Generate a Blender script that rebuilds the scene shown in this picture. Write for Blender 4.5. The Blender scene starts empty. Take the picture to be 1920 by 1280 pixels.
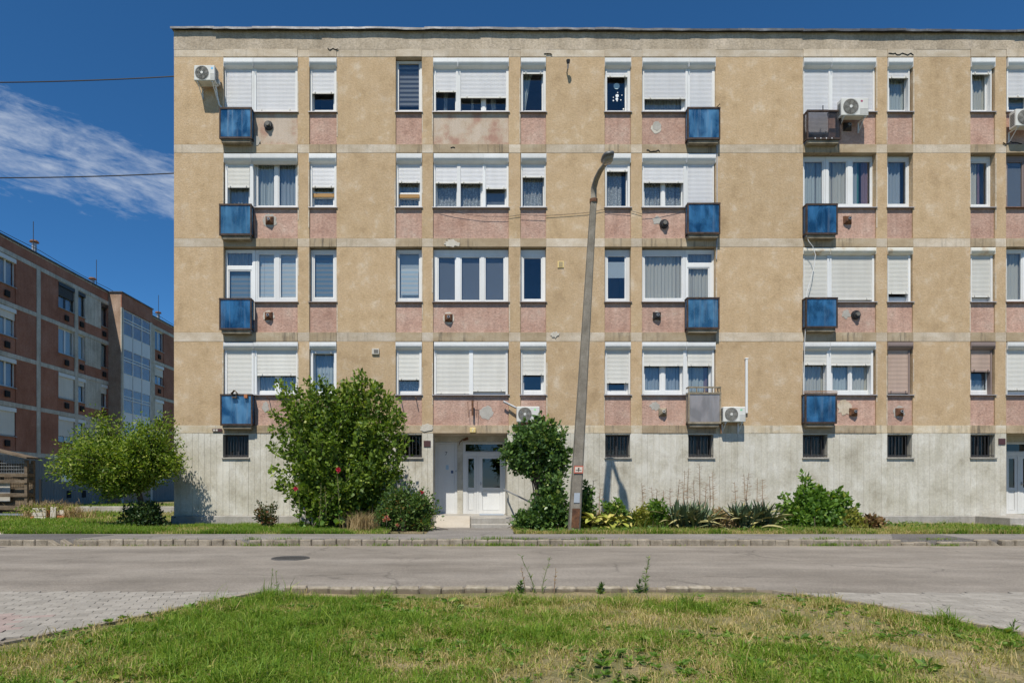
import bpy, math, random
import numpy as np
from mathutils import Vector
R = math.radians
random.seed(7); rng = np.random.default_rng(7)
C = bpy.context.scene.collection
SC = bpy.context.scene
# ------------------------------------------------------------------ camera, sky, sun, exposure
F, CX, CY, HC = 1150.0, 881.0, 912.0, 1.25       # lens in photo pixels, principal point, eye height
FY = 18.254                                       # distance of the facade
cam = bpy.data.cameras.new('camera'); co = bpy.data.objects.new('camera', cam); C.objects.link(co)
co.location = (0, 0, HC); co.rotation_euler = (R(90), 0, 0)
cam.sensor_width = 36; cam.lens = 36 * F / 1920
cam.shift_x = (960 - CX) / 1920; cam.shift_y = (CY - 640) / 1920
cam.clip_start = .1; cam.clip_end = 2000
SC.camera = co
SUN = Vector((.33, 1, -1.68)).normalized()
EL = math.asin(-SUN.z); AZ = math.atan2(-SUN.x, -SUN.y)      # clockwise from +Y
w = bpy.data.worlds.new('World'); SC.world = w; w.use_nodes = True
nt = w.node_tree; nt.nodes.clear()
def wn(t, **k):
    n = nt.nodes.new(t)
    for a, v in k.items(): setattr(n, a, v)
    return n
def wmath(op, a, b=None, c=None):
    n = wn('ShaderNodeMath', operation=op)
    for i, v in enumerate((a, b, c)):
        if v is None: continue
        if isinstance(v, (int, float)): n.inputs[i].default_value = v
        else: nt.links.new(v, n.inputs[i])
    return n.outputs[0]
sky = wn('ShaderNodeTexSky', sky_type='NISHITA'); sky.sun_disc = False
sky.sun_elevation = EL; sky.sun_rotation = AZ
sky.altitude = 2500; sky.air_density = 1.0; sky.dust_density = .12; sky.ozone_density = 10.0
bg = wn('ShaderNodeBackground'); bg.inputs['Strength'].default_value = .105
tc = wn('ShaderNodeTexCoord'); sp = wn('ShaderNodeSeparateXYZ'); nt.links.new(tc.outputs['Generated'], sp.inputs[0])
ysafe = wmath('MAXIMUM', sp.outputs[1], .05)
u = wmath('DIVIDE', sp.outputs[0], ysafe); v = wmath('DIVIDE', sp.outputs[2], ysafe)
ax = wmath('ADD', u, .766)
s = wmath('SUBTRACT', v, wmath('SUBTRACT', .575, wmath('MULTIPLY', ax, .33)))     # distance off the cloud's axis
al = wmath('ADD', u, wmath('MULTIPLY', v, -.36))
cb = wn('ShaderNodeCombineXYZ'); nt.links.new(wmath('MULTIPLY', al, 6), cb.inputs[0]); nt.links.new(wmath('MULTIPLY', s, 22), cb.inputs[1])
no = wn('ShaderNodeTexNoise'); no.inputs['Scale'].default_value = 1.5; no.inputs['Detail'].default_value = 9; no.inputs['Roughness'].default_value = .6
no.inputs['Distortion'].default_value = .7; nt.links.new(cb.outputs[0], no.inputs['Vector'])
wid = wmath('MAXIMUM', wmath('SUBTRACT', .085, wmath('MULTIPLY', ax, .10)), .02)
edge = wmath('SUBTRACT', 1, wmath('POWER', wmath('DIVIDE', wmath('ABSOLUTE', s), wid), 2))
den = wmath('ADD', wmath('MULTIPLY', wmath('SUBTRACT', no.outputs[0], .5), 2.3), wmath('MULTIPLY', wmath('MAXIMUM', edge, -1), .62))
no2 = wn('ShaderNodeTexNoise'); no2.inputs['Scale'].default_value = 6.; no2.inputs['Detail'].default_value = 7; no2.inputs['Roughness'].default_value = .65; nt.links.new(cb.outputs[0], no2.inputs['Vector'])
den = wmath('ADD', den, wmath('MULTIPLY', wmath('SUBTRACT', no2.outputs[0], .5), 1.1))
den = wmath('MULTIPLY', wmath('POWER', wmath('MINIMUM', wmath('MAXIMUM', wmath('MULTIPLY', den, .85), 0), 1), 1.25), .85)
fade = wmath('MULTIPLY', den, wmath('GREATER_THAN', sp.outputs[1], .06))
fade = wmath('MULTIPLY', fade, wmath('MINIMUM', wmath('MAXIMUM', wmath('MULTIPLY', wmath('SUBTRACT', -.36, u), 8), 0), 1))
mix = wn('ShaderNodeMixRGB'); nt.links.new(fade, mix.inputs[0]); mix.inputs[2].default_value = (4.6, 5.2, 6.2, 1)
pol = wn('ShaderNodeHueSaturation'); pol.inputs['Saturation'].default_value = 1.12; pol.inputs['Hue'].default_value = .494; pol.inputs['Value'].default_value = 1.08     # deep polarised blue, the same over the whole sky
nt.links.new(sky.outputs[0], pol.inputs['Color']); nt.links.new(pol.outputs[0], mix.inputs[1]); nt.links.new(mix.outputs[0], bg.inputs[0])
out = wn('ShaderNodeOutputWorld'); nt.links.new(bg.outputs[0], out.inputs[0])
sl = bpy.data.lights.new('sun', 'SUN'); sl.energy = 4.9; sl.angle = R(.53); sl.color = (1, .95, .85)
so = bpy.data.objects.new('sun', sl); C.objects.link(so); so.rotation_euler = SUN.to_track_quat('-Z', 'Y').to_euler()
so.location = (-20, -40, 60)
vs = SC.view_settings; vs.view_transform = 'Standard'; vs.look = 'None'; vs.exposure = .13; vs.gamma = 1; vs.use_curve_mapping = False

# ------------------------------------------------------------------ helpers
def fx(px, off=0.): return (px - CX) * (FY + off) / F
def fz(py, off=0.): return HC + (CY - py) * (FY + off) / F
def P(px, py, Y): return Vector(((px - CX) * Y / F, Y, HC + (CY - py) * Y / F))
def tag(o, label=None, cat=None, group=None, kind=None):
    if label: o['label'] = label
    if cat: o['category'] = cat
    if group: o['group'] = group
    if kind: o['kind'] = kind
    return o
def thing(name, label, cat, loc=(0, 0, 0), group=None, kind=None):
    o = bpy.data.objects.new(name, None); C.objects.link(o); o.location = loc; o.empty_display_size = .2
    return tag(o, label, cat, group, kind)
def origin(o):
    p = Vector((0, 0, 0))
    while o: p = p + o.location; o = o.parent
    return p
class MB:
    def __init__(s): s.v = []; s.f = []; s.m = []; s.mi = 0
    def add(s, vs_, fs):
        b = len(s.v); s.v += [tuple(q) for q in vs_]
        for f in fs: s.f.append(tuple(b + i for i in f)); s.m.append(s.mi)
        return s
    def box(s, x0, x1, y0, y1, z0, z1):
        return s.add([(x0,y0,z0),(x1,y0,z0),(x1,y1,z0),(x0,y1,z0),(x0,y0,z1),(x1,y0,z1),(x1,y1,z1),(x0,y1,z1)],
                     [(0,3,2,1),(4,5,6,7),(0,1,5,4),(1,2,6,5),(2,3,7,6),(3,0,4,7)])
    def cbox(s, x0, x1, y0, y1, z0, z1, c=.01):                 # box with chamfered edges
        x = (x0, x0+c, x1-c, x1); y = (y0, y0+c, y1-c, y1); z = (z0, z0+c, z1-c, z1)
        idx = {}; V = []
        for i in (0, 1):
            for j in (0, 1):
                for k in (0, 1):
                    X = (x[0], x[3])[i], (x[1], x[2])[i]; Yv = (y[0], y[3])[j], (y[1], y[2])[j]; Z = (z[0], z[3])[k], (z[1], z[2])[k]
                    for a in range(3):
                        idx[i, j, k, a] = len(V)
                        V.append((X[0] if a == 0 else X[1], Yv[0] if a == 1 else Yv[1], Z[0] if a == 2 else Z[1]))
        I = lambda i, j, k, a: idx[i, j, k, a]
        fs = [(I(0,0,0,0),I(0,0,1,0),I(0,1,1,0),I(0,1,0,0)),(I(1,0,0,0),I(1,1,0,0),I(1,1,1,0),I(1,0,1,0)),
              (I(0,0,0,1),I(1,0,0,1),I(1,0,1,1),I(0,0,1,1)),(I(0,1,0,1),I(0,1,1,1),I(1,1,1,1),I(1,1,0,1)),
              (I(0,0,0,2),I(0,1,0,2),I(1,1,0,2),I(1,0,0,2)),(I(0,0,1,2),I(1,0,1,2),I(1,1,1,2),I(0,1,1,2))]
        for a, b in ((0, 1), (0, 2), (1, 2)):
            c_ = 3 - a - b
            for p in (0, 1):
                for q in (0, 1):
                    def k_(t, ax_):
                        d = [0, 0, 0]; d[a] = p; d[b] = q; d[c_] = t; return I(*d, ax_)
                    fs.append((k_(0, a), k_(1, a), k_(1, b), k_(0, b)))
        for i in (0, 1):
            for j in (0, 1):
                for k in (0, 1): fs.append((I(i,j,k,0), I(i,j,k,1), I(i,j,k,2)))
        return s.add(V, fs)
    def prism(s, prof, x0, x1):                                  # prof: (y, z) outline swept along X
        n = len(prof)
        return s.add([(x0, y, z) for y, z in prof] + [(x1, y, z) for y, z in prof],
                     [(i, (i+1) % n, n+(i+1) % n, n+i) for i in range(n)] + [tuple(range(n))[::-1], tuple(range(n, 2*n))])
    def tube(s, pts, r, n=6, cap=True):
        pts = [Vector(p) for p in pts]; rs = r if isinstance(r, (list, tuple)) else [r]*len(pts)
        rings = []
        up = Vector((0, 0, 1))
        for i, p in enumerate(pts):
            d = (pts[min(i+1, len(pts)-1)] - pts[max(i-1, 0)]).normalized()
            a = d.cross(up if abs(d.z) < .95 else Vector((0, 1, 0))).normalized(); b = d.cross(a)
            rings.append([p + (a*math.cos(2*math.pi*k/n) + b*math.sin(2*math.pi*k/n))*rs[i] for k in range(n)])
        V = [q for rg in rings for q in rg]; fs = []
        for i in range(len(pts)-1):
            for k in range(n): fs.append((i*n+k, i*n+(k+1) % n, (i+1)*n+(k+1) % n, (i+1)*n+k))
        if cap: fs += [tuple(range(n)), tuple(range((len(pts)-1)*n, len(pts)*n))[::-1]]
        return s.add(V, fs)
    def disc(s, c, r, y, n=20, ry=None):                         # disc facing -Y
        V = [(c[0]+r*math.cos(2*math.pi*k/n), y, c[1]+(ry or r)*math.sin(2*math.pi*k/n)) for k in range(n)]
        return s.add(V, [tuple(range(n))])
    def cyl(s, c, r, y0, y1, n=20, r1=None):                     # cylinder along Y
        r1 = r if r1 is None else r1
        V = [(c[0]+r*math.cos(2*math.pi*k/n), y0, c[1]+r*math.sin(2*math.pi*k/n)) for k in range(n)] + \
            [(c[0]+r1*math.cos(2*math.pi*k/n), y1, c[1]+r1*math.sin(2*math.pi*k/n)) for k in range(n)]
        return s.add(V, [(k, (k+1) % n, n+(k+1) % n, n+k) for k in range(n)] + [tuple(range(n)), tuple(range(n, 2*n))[::-1]])
    def build(s, name, mats, parent=None, smooth=False, loc=None, local=False):
        me = bpy.data.meshes.new(name)
        o = bpy.data.objects.new(name, me); C.objects.link(o)
        if parent: o.parent = parent
        og = Vector((0, 0, 0))
        if loc is not None: o.location = Vector(loc) - (origin(parent) if parent else Vector((0, 0, 0)))
        og = origin(o)
        V = s.v if local else [(x-og.x, y-og.y, z-og.z) for x, y, z in s.v]
        me.from_pydata(V, [], s.f)
        mats = mats if isinstance(mats, (list, tuple)) else [mats]
        for m in mats: me.materials.append(m)
        if len(mats) > 1: me.polygons.foreach_set('material_index', s.m)
        if smooth: me.polygons.foreach_set('use_smooth', [True]*len(me.polygons))
        me.update(); return o
def bx(name, mat, parent, *a, c=0):
    m = MB(); (m.cbox(*a, c=c) if c else m.box(*a)); return m.build(name, mat, parent)
def np_mesh(name, V, Fc, mat, parent=None, var=None, smooth=False):
    V = np.asarray(V, np.float32); Fc = np.asarray(Fc, np.int32); k = Fc.shape[1]
    if parent: V = V - np.array(origin(parent), np.float32)
    me = bpy.data.meshes.new(name); me.vertices.add(len(V)); me.vertices.foreach_set('co', V.ravel())
    me.loops.add(Fc.size); me.loops.foreach_set('vertex_index', Fc.ravel())
    me.polygons.add(len(Fc)); me.polygons.foreach_set('loop_start', np.arange(0, Fc.size, k, dtype=np.int32))
    if var is not None:
        a = me.attributes.new('var', 'FLOAT', 'POINT'); a.data.foreach_set('value', np.asarray(var, np.float32))
    me.materials.append(mat); me.update(calc_edges=True)
    if smooth: me.polygons.foreach_set('use_smooth', [True]*len(Fc))
    o = bpy.data.objects.new(name, me); C.objects.link(o)
    if parent: o.parent = parent
    return o
def copy_tree(o, parent=None):
    c = o.copy(); C.objects.link(c); c.parent = parent
    for ch in list(o.children): copy_tree(ch, c)
    return c
_gr = rng.random((256, 256))
def vnoise(x, y, sc, seed=0):
    x = np.asarray(x)*sc + seed*17.3 + 500; y = np.asarray(y)*sc + seed*31.7 + 500
    xi = np.floor(x).astype(int); yi = np.floor(y).astype(int); a = x-xi; b = y-yi
    a = a*a*(3-2*a); b = b*b*(3-2*b); g = lambda i, j: _gr[i % 256, j % 256]
    return (g(xi, yi)*(1-a)+g(xi+1, yi)*a)*(1-b) + (g(xi, yi+1)*(1-a)+g(xi+1, yi+1)*a)*b
def fbm(x, y, sc, seed=0): return (vnoise(x, y, sc, seed)*.55 + vnoise(x, y, sc*2.1, seed+3)*.3 + vnoise(x, y, sc*4.7, seed+5)*.15)

# ------------------------------------------------------------------ materials
class NT:
    def __init__(s, name):
        s.mat = bpy.data.materials.new(name); s.mat.use_nodes = True; s.t = s.mat.node_tree
        s.b = s.t.nodes['Principled BSDF']; s.out = s.t.nodes['Material Output']
    def n(s, t, ins=None, **k):
        x = s.t.nodes.new(t)
        for a, v in k.items(): setattr(x, a, v)
        for a, v in (ins or {}).items(): s.set(x, a, v)
        return x
    def set(s, x, a, v):
        if isinstance(v, bpy.types.NodeSocket): s.t.links.new(v, x.inputs[a])
        else: x.inputs[a].default_value = v
    def math(s, op, a, b=0.):
        x = s.n('ShaderNodeMath', operation=op); s.set(x, 0, a); s.set(x, 1, b); return x.outputs[0]
    def pos(s, sx=1, sy=1, sz=1):
        g = s.n('ShaderNodeNewGeometry'); 
        if (sx, sy, sz) == (1, 1, 1): return g.outputs['Position']
        m = s.n('ShaderNodeVectorMath', operation='MULTIPLY'); s.set(m, 0, g.outputs['Position']); m.inputs[1].default_value = (sx, sy, sz); return m.outputs[0]
    def noise(s, vec, sc, det=5, rough=.6, dist=0.):
        return s.n('ShaderNodeTexNoise', {'Vector': vec, 'Scale': sc, 'Detail': det, 'Roughness': rough, 'Distortion': dist}).outputs[0]
    def ramp(s, fac, stops):
        r = s.n('ShaderNodeValToRGB'); e = r.color_ramp.elements
        while len(e) < len(stops): e.new(.5)
        for q, (p, c) in zip(e, stops):
            q.position = p; q.color = (*c, 1) if len(c) == 3 else c
        s.set(r, 0, fac); return r.outputs[0]
    def mixc(s, fac, a, b, mode='MIX'):
        m = s.n('ShaderNodeMixRGB', blend_type=mode)
        for i, v in enumerate((fac, a, b)):
            if isinstance(v, tuple): v = (*v, 1)[:4]
            s.set(m, i, v)
        return m.outputs[0]
def g3(v): return (v, v, v)
def surf(name, cols, sc=1.2, rough=.9, bump=.25, bsc=55, speck=.15, streak=0., var=.05, metal=0., spec=.3, spots=None, spots2=None, lo=.3, hi=.7, bdist=.01, stretch=(1,1,1)):
    t = NT(name); p = t.pos(*stretch); k = len(cols)
    c = t.ramp(t.noise(p, sc, 8, .62), [(lo+(hi-lo)*i/max(k-1, 1), q) for i, q in enumerate(cols)]) if k > 1 else t.mixc(0., cols[0], cols[0])
    fine = t.noise(t.pos(), bsc, 4, .7)
    if speck: c = t.mixc(1., c, t.ramp(fine, [(.3, g3(1-speck*1.6)), (.7, g3(1+speck))]), 'MULTIPLY')
    if streak:
        st = t.noise(t.pos(7, 7, .45), 1., 5, .6)
        c = t.mixc(1., c, t.ramp(st, [(.35, g3(1-streak)), (.6, g3(1.))]), 'MULTIPLY')
    for q, sp_ in enumerate((spots, spots2)):
        if not sp_: continue
        sc2, thr, col, amt = sp_
        m = t.ramp(t.noise(t.pos(1+q*.37, 1, 1-q*.3), sc2, 7, .68, .6), [(thr-.03, g3(0)), (thr+.08, g3(amt))])
        c = t.mixc(m, c, col)
    if var:
        oi = t.n('ShaderNodeObjectInfo')
        c = t.mixc(1., c, t.ramp(oi.outputs['Random'], [(0, g3(1-var)), (1, g3(1+var*.6))]), 'MULTIPLY')
    t.set(t.b, 'Base Color', c); t.b.inputs['Roughness'].default_value = rough; t.b.inputs['Metallic'].default_value = metal
    t.b.inputs['Specular IOR Level'].default_value = spec
    if bump:
        b = t.n('ShaderNodeBump', {'Strength': bump, 'Distance': bdist, 'Height': fine}); t.set(t.b, 'Normal', b.outputs[0])
    return t.mat
def plain(name, col, rough=.5, metal=0., spec=.5, var=0.): return surf(name, [tuple(c*.94 for c in col), tuple(min(c*1.05, 1) for c in col)], sc=3, rough=rough, metal=metal, spec=spec, bump=0, speck=.04, bsc=30, var=var)
def leafmat(name, stops, trans=.35, rough=.5, spec=.35):
    t = NT(name); a = t.n('ShaderNodeAttribute', attribute_name='var')
    c = t.ramp(a.outputs['Fac'], stops); t.set(t.b, 'Base Color', c); t.b.inputs['Roughness'].default_value = rough; t.b.inputs['Specular IOR Level'].default_value = spec
    tr = t.n('ShaderNodeBsdfTranslucent'); t.set(tr, 0, t.mixc(1., c, (1.3, 1.35, .6), 'MULTIPLY'))
    mx = t.n('ShaderNodeMixShader', {0: trans}); t.set(mx, 1, t.b.outputs[0]); t.set(mx, 2, tr.outputs[0]); t.t.links.new(mx.outputs[0], t.out.inputs[0])
    return t.mat
def sheet(name, col, opac, stripes=None, lace=0):
    """thin cloth: part diffuse, part see-through, glows a little when lit from behind"""
    t = NT(name); c = t.mixc(0., col, col); op = None
    if stripes:
        per, a, b = stripes; sx = t.n('ShaderNodeSeparateXYZ'); t.set(sx, 0, t.pos())
        f = t.math('FRACT', t.math('MULTIPLY', sx.outputs[2], 1/per)); tri = t.math('ABSOLUTE', t.math('SUBTRACT', f, .5))
        c = t.ramp(t.math('MULTIPLY', tri, 2.), [(.35, a), (.65, b)])
    if lace:
        n = t.n('ShaderNodeTexVoronoi', {'Vector': t.pos(), 'Scale': lace}); op = t.ramp(n.outputs['Distance'], [(.25, g3(opac)), (.5, g3(opac*.55))])
    d = t.n('ShaderNodeBsdfDiffuse'); t.set(d, 0, c); tl = t.n('ShaderNodeBsdfTranslucent'); t.set(tl, 0, c)
    m1 = t.n('ShaderNodeMixShader', {0: .3}); t.set(m1, 1, d.outputs[0]); t.set(m1, 2, tl.outputs[0])
    tr = t.n('ShaderNodeBsdfTransparent'); m2 = t.n('ShaderNodeMixShader', {0: opac})
    if op: t.set(m2, 0, op)
    t.set(m2, 1, tr.outputs[0]); t.set(m2, 2, m1.outputs[0]); t.t.links.new(m2.outputs[0], t.out.inputs[0]); return t.mat
def glassmat(name, tint=(.92, .94, .95), base=.06, rough=.0):
    t = NT(name); tr = t.n('ShaderNodeBsdfTransparent'); tr.inputs[0].default_value = (*tint, 1)
    gl = t.n('ShaderNodeBsdfGlossy'); gl.inputs['Roughness'].default_value = rough; gl.inputs[0].default_value = (.95, .97, 1, 1)
    wob = t.n('ShaderNodeBump', {'Strength': .06, 'Distance': .05, 'Height': t.noise(t.pos(), 1.6, 2, .5)}); t.set(gl, 'Normal', wob.outputs[0])
    f = t.n('ShaderNodeLayerWeight', {'Blend': .5}); k = t.math('MINIMUM', t.math('ADD', t.math('POWER', f.outputs['Facing'], 5.), base), 1.)
    m = t.n('ShaderNodeMixShader'); t.set(m, 0, k); t.set(m, 1, tr.outputs[0]); t.set(m, 2, gl.outputs[0]); t.t.links.new(m.outputs[0], t.out.inputs[0]); return t.mat
def acrylic(name, c1, c2, opac, dirt, tint=(.25, .55, .9), k=.35):
    t = NT(name); st = t.noise(t.pos(11, 11, .5), 1., 5, .65); big = t.noise(t.pos(1.6, 1, .8), 2.0, 3, .5, .4)
    c = t.ramp(big, [(.38, c1), (.62, c2)]); c = t.mixc(t.ramp(st, [(.52, g3(0)), (.74, g3(dirt))]), c, (.30, .36, .42))  # pale and dark blotches paint reflected sky into the panel colour; streaks are dirt
    t.set(t.b, 'Base Color', c); t.set(t.b, 'Roughness', t.ramp(st, [(.4, g3(.06)), (.75, g3(.4))])); t.b.inputs['Specular IOR Level'].default_value = .6
    tr = t.n('ShaderNodeBsdfTransparent'); t.set(tr, 0, t.mixc(k, c, tint))
    m = t.n('ShaderNodeMixShader', {0: opac}); t.set(m, 1, tr.outputs[0]); t.set(m, 2, t.b.outputs[0]); t.t.links.new(m.outputs[0], t.out.inputs[0]); return t.mat
def band_mat(name, cols, stain):
    t = NT(name); c = t.ramp(t.noise(t.pos(1, 1, 2), 1.6, 8, .65), [(.3, cols[0]), (.5, cols[1]), (.7, cols[2])])
    fine = t.noise(t.pos(), 50, 4, .7); c = t.mixc(1., c, t.ramp(fine, [(.3, g3(.8)), (.7, g3(1.12))]), 'MULTIPLY')
    drip = t.noise(t.pos(9, 9, .8), 1., 5, .7); big = t.noise(t.pos(), .7, 2, .5)
    m = t.math('MULTIPLY', t.ramp(drip, [(.5, g3(0)), (.72, g3(1))]), t.ramp(big, [(.42, g3(0)), (.56, g3(stain))]))
    c = t.mixc(m, c, (.06, .055, .05))
    oi = t.n('ShaderNodeObjectInfo'); c = t.mixc(1., c, t.ramp(oi.outputs['Random'], [(0, g3(.9)), (1, g3(1.08))]), 'MULTIPLY')
    t.set(t.b, 'Base Color', c); t.b.inputs['Roughness'].default_value = .95; t.b.inputs['Specular IOR Level'].default_value = .2
    b = t.n('ShaderNodeBump', {'Strength': .35, 'Distance': .012, 'Height': fine}); t.set(t.b, 'Normal', b.outputs[0]); return t.mat
m_tan = surf('stucco_tan', [(.39, .272, .155), (.48, .342, .200), (.51, .370, .226), (.58, .46, .325)], sc=1.7, bump=.4, bsc=19, speck=.10, streak=.05, var=.05, lo=.30, hi=.70, bdist=.03, spots=(3.4, .60, (.60, .51, .40), .35), spots2=(1.3, .60, (.36, .25, .15), .3))
m_par = surf('stucco_parapet', [(.36, .29, .21), (.45, .37, .275), (.55, .46, .36)], sc=1.4, bump=.7, bsc=17, speck=.18, streak=.14, var=.05, bdist=.02, spots=(3.2, .67, (.62, .56, .48), .5))
m_bandl = band_mat('band_plaster', [(.43, .345, .245), (.52, .435, .33), (.62, .545, .45)], .3)
m_bandd = band_mat('band_stained', [(.32, .24, .15), (.40, .31, .205), (.48, .395, .285)], .95)
m_bandc = band_mat('band_cream', [(.50, .395, .25), (.56, .47, .335), (.66, .60, .50)], .5)
m_pink = surf('stucco_pink', [(.41, .245, .185), (.49, .31, .24), (.53, .355, .28), (.58, .45, .36)], sc=2.0, bump=.7, bsc=18, speck=.14, streak=.14, var=.08, lo=.28, hi=.76, bdist=.03, spots=(4.5, .64, (.58, .42, .34), .45))
m_pinkworn = surf('stucco_pink_worn', [(.40, .24, .18), (.47, .32, .24), (.52, .41, .31), (.55, .45, .36)], sc=2.2, bump=.45, bsc=40, speck=.15, streak=.1, var=.03, lo=.36, hi=.6, bdist=.015)
m_conc = surf('concrete_cast', [(.41, .372, .295), (.51, .475, .39), (.56, .525, .445), (.63, .60, .525)], sc=1.6, bump=.4, bsc=22, speck=.10, streak=.07, var=.025, lo=.33, hi=.67, spots=(3.6, .61, (.36, .315, .25), .38), spots2=(1.3, .57, (.69, .665, .60), .5))
m_plinth = surf('plinth_concrete', [(.27, .25, .22), (.38, .355, .315), (.47, .44, .40)], sc=1.3, bump=.4, bsc=40, speck=.15, streak=.15)
m_filler = surf('joint_filler', [(.40, .31, .215), (.52, .43, .32), (.62, .55, .45)], sc=6, bump=.4, bsc=20, speck=.15)
m_patch = surf('plaster_patch', [(.36, .34, .30), (.46, .43, .385)], sc=5, bump=.4, bsc=45, speck=.13)
m_patchw = surf('plaster_patch_pale', [(.50, .455, .38), (.60, .56, .48)], sc=5, bump=.4, bsc=45, speck=.1)
m_white = surf('white_plastic', [(.66, .655, .63), (.76, .76, .75)], sc=.7, rough=.35, bump=0, speck=.03, bsc=30, var=.09, streak=.05)
m_shut = surf('shutter_white', [(.68, .675, .69), (.75, .745, .755)], sc=.8, rough=.45, bump=0, speck=.03, var=.06, streak=.06)
m_cream = surf('shutter_cream', [(.65, .63, .58), (.72, .705, .655)], sc=.8, rough=.5, bump=0, speck=.03, var=.05, streak=.06)
m_brown = surf('shutter_brown', [(.47, .35, .285), (.55, .42, .345)], sc=1., rough=.5, bump=0, speck=.04, streak=.1)
m_brownbox = plain('box_brown', (.23, .175, .155), .5)
m_rustbox = surf('shutter_box_rusty', [(.74, .72, .66), (.70, .66, .56), (.42, .24, .10)], sc=3., rough=.6, bump=0, speck=.05, lo=.35, hi=.72, var=0)
m_sill = plain('sill_metal', (.36, .34, .345), .5, .2, var=.1)
m_silld = plain('sill_painted', (.20, .16, .145), .5, var=.1)
m_glass = glassmat('window_glass')
m_glassb = glassmat('basement_glass', (.55, .56, .55), base=.018, rough=.08)
m_glassd = glassmat('door_glass', (.28, .30, .30), .06)
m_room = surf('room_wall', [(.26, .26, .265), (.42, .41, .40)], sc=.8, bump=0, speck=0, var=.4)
m_sheer = sheet('sheer_curtain', (.72, .75, .74), .62)
m_cloth = sheet('curtain_cloth', (.62, .66, .63), .88)
m_clothb = sheet('curtain_cream', (.70, .66, .56), .9)
m_clothc = sheet('curtain_grey', (.45, .50, .53), .9)
m_lace = sheet('lace_curtain', (.78, .79, .76), .85, lace=22)
m_blind = sheet('pale_blind', (.7, .7, .7), .96, stripes=(.135, (.74, .72, .68), (.55, .66, .72)))
m_blind2 = sheet('dusk_blind', (.6, .6, .6), .95, stripes=(.135, (.34, .36, .36), (.20, .31, .40)))
m_blindg = sheet('grey_blind', (.6, .6, .6), .95, stripes=(.135, (.36, .36, .37), (.10, .11, .13)))
m_film = sheet('frosted_film', (.20, .215, .235), .97)
m_paleb = sheet('pale_roller_blind', (.55, .60, .62), .95)
m_teal = sheet('teal_drape', (.10, .28, .24), .97)
m_mauve = sheet('mauve_drape', (.30, .20, .22), .97)
m_blue = acrylic('balcony_blue', (.010, .055, .135), (.05, .185, .37), .62, .35, (.40, .68, .90), .8)
m_bluef = acrylic('balcony_blue_faded', (.03, .11, .22), (.09, .24, .40), .60, .5, (.48, .72, .90), .8)
m_bluep = acrylic('balcony_blue_weathered', (.014, .075, .18), (.11, .27, .45), .66, .6, (.40, .68, .90), .8)
m_grey = acrylic('balcony_grey', (.23, .21, .20), (.33, .30, .29), .82, .3)
m_smoke = acrylic('balcony_smoked', (.05, .055, .065), (.10, .10, .11), .22, .2, (.70, .69, .70), 1.)
m_rail = surf('railing_rusty', [(.035, .024, .02), (.07, .045, .035), (.16, .075, .035)], sc=6, rough=.7, bump=.2, bsc=60, lo=.4, hi=.78)
m_railr = surf('railing_rust', [(.16, .085, .05), (.32, .16, .07), (.42, .26, .15)], sc=7, rough=.8, bump=.2, bsc=60)
m_slab = surf('balcony_slab', [(.11, .095, .075), (.26, .215, .15), (.36, .31, .235)], sc=4, bump=.3, speck=.2)
m_rust = surf('rusty_iron', [(.055, .030, .020), (.14, .065, .035), (.25, .12, .055)], sc=9, rough=.8, bump=.3, bsc=70)
m_black = plain('black_metal', (.018, .017, .017), .5)
m_grate = plain('grate_iron', (.09, .085, .08), .6)
m_bar = plain('window_bar', (.035, .033, .033), .6)
m_dark = plain('dark_hole', (.01, .01, .01), .9)
m_ac = surf('ac_casing', [(.60, .59, .54), (.68, .67, .63)], sc=2, rough=.45, bump=0, speck=.03, streak=.08, var=.06)
m_acg = plain('fan_grille', (.30, .29, .26), .5)
m_acd = plain('fan_well', (.13, .12, .105), .7)
m_lamph = plain('lamp_head_grey', (.11, .112, .11), .5, .3)
m_galv = surf('galvanised', [(.30, .31, .32), (.45, .46, .47)], sc=6, rough=.45, metal=.6, bump=0, speck=.08)
m_flash = surf('roof_flashing', [(.08, .08, .08), (.13, .13, .135), (.24, .245, .25)], sc=2.2, rough=.5, metal=.4, bump=.1, bsc=20, speck=.15, var=.3)
m_pole = surf('pole_concrete', [(.19, .165, .13), (.26, .23, .185), (.33, .295, .245)], sc=4, bump=.4, bsc=70, speck=.2, streak=.12)
m_lampg = plain('lamp_lens', (.20, .20, .185), .12)
m_wood = surf('old_wood', [(.075, .052, .033), (.15, .11, .072), (.23, .185, .135)], sc=2, bump=.3, bsc=30, speck=.2, stretch=(1, 8, 8))
m_woodb = plain('orange_plank', (.34, .18, .045), .6)
m_bark = surf('bark', [(.05, .038, .025), (.11, .085, .06), (.17, .14, .105)], sc=8, bump=.8, bsc=40, speck=.25, stretch=(1, 1, .3))
m_red = plain('plaque_red', (.075, .03, .03), .5)
m_text = plain('print_black', (.02, .02, .02), .6)
m_terra = surf('terracotta', [(.36, .13, .055), (.48, .2, .09)], sc=6, bump=.2)
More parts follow.
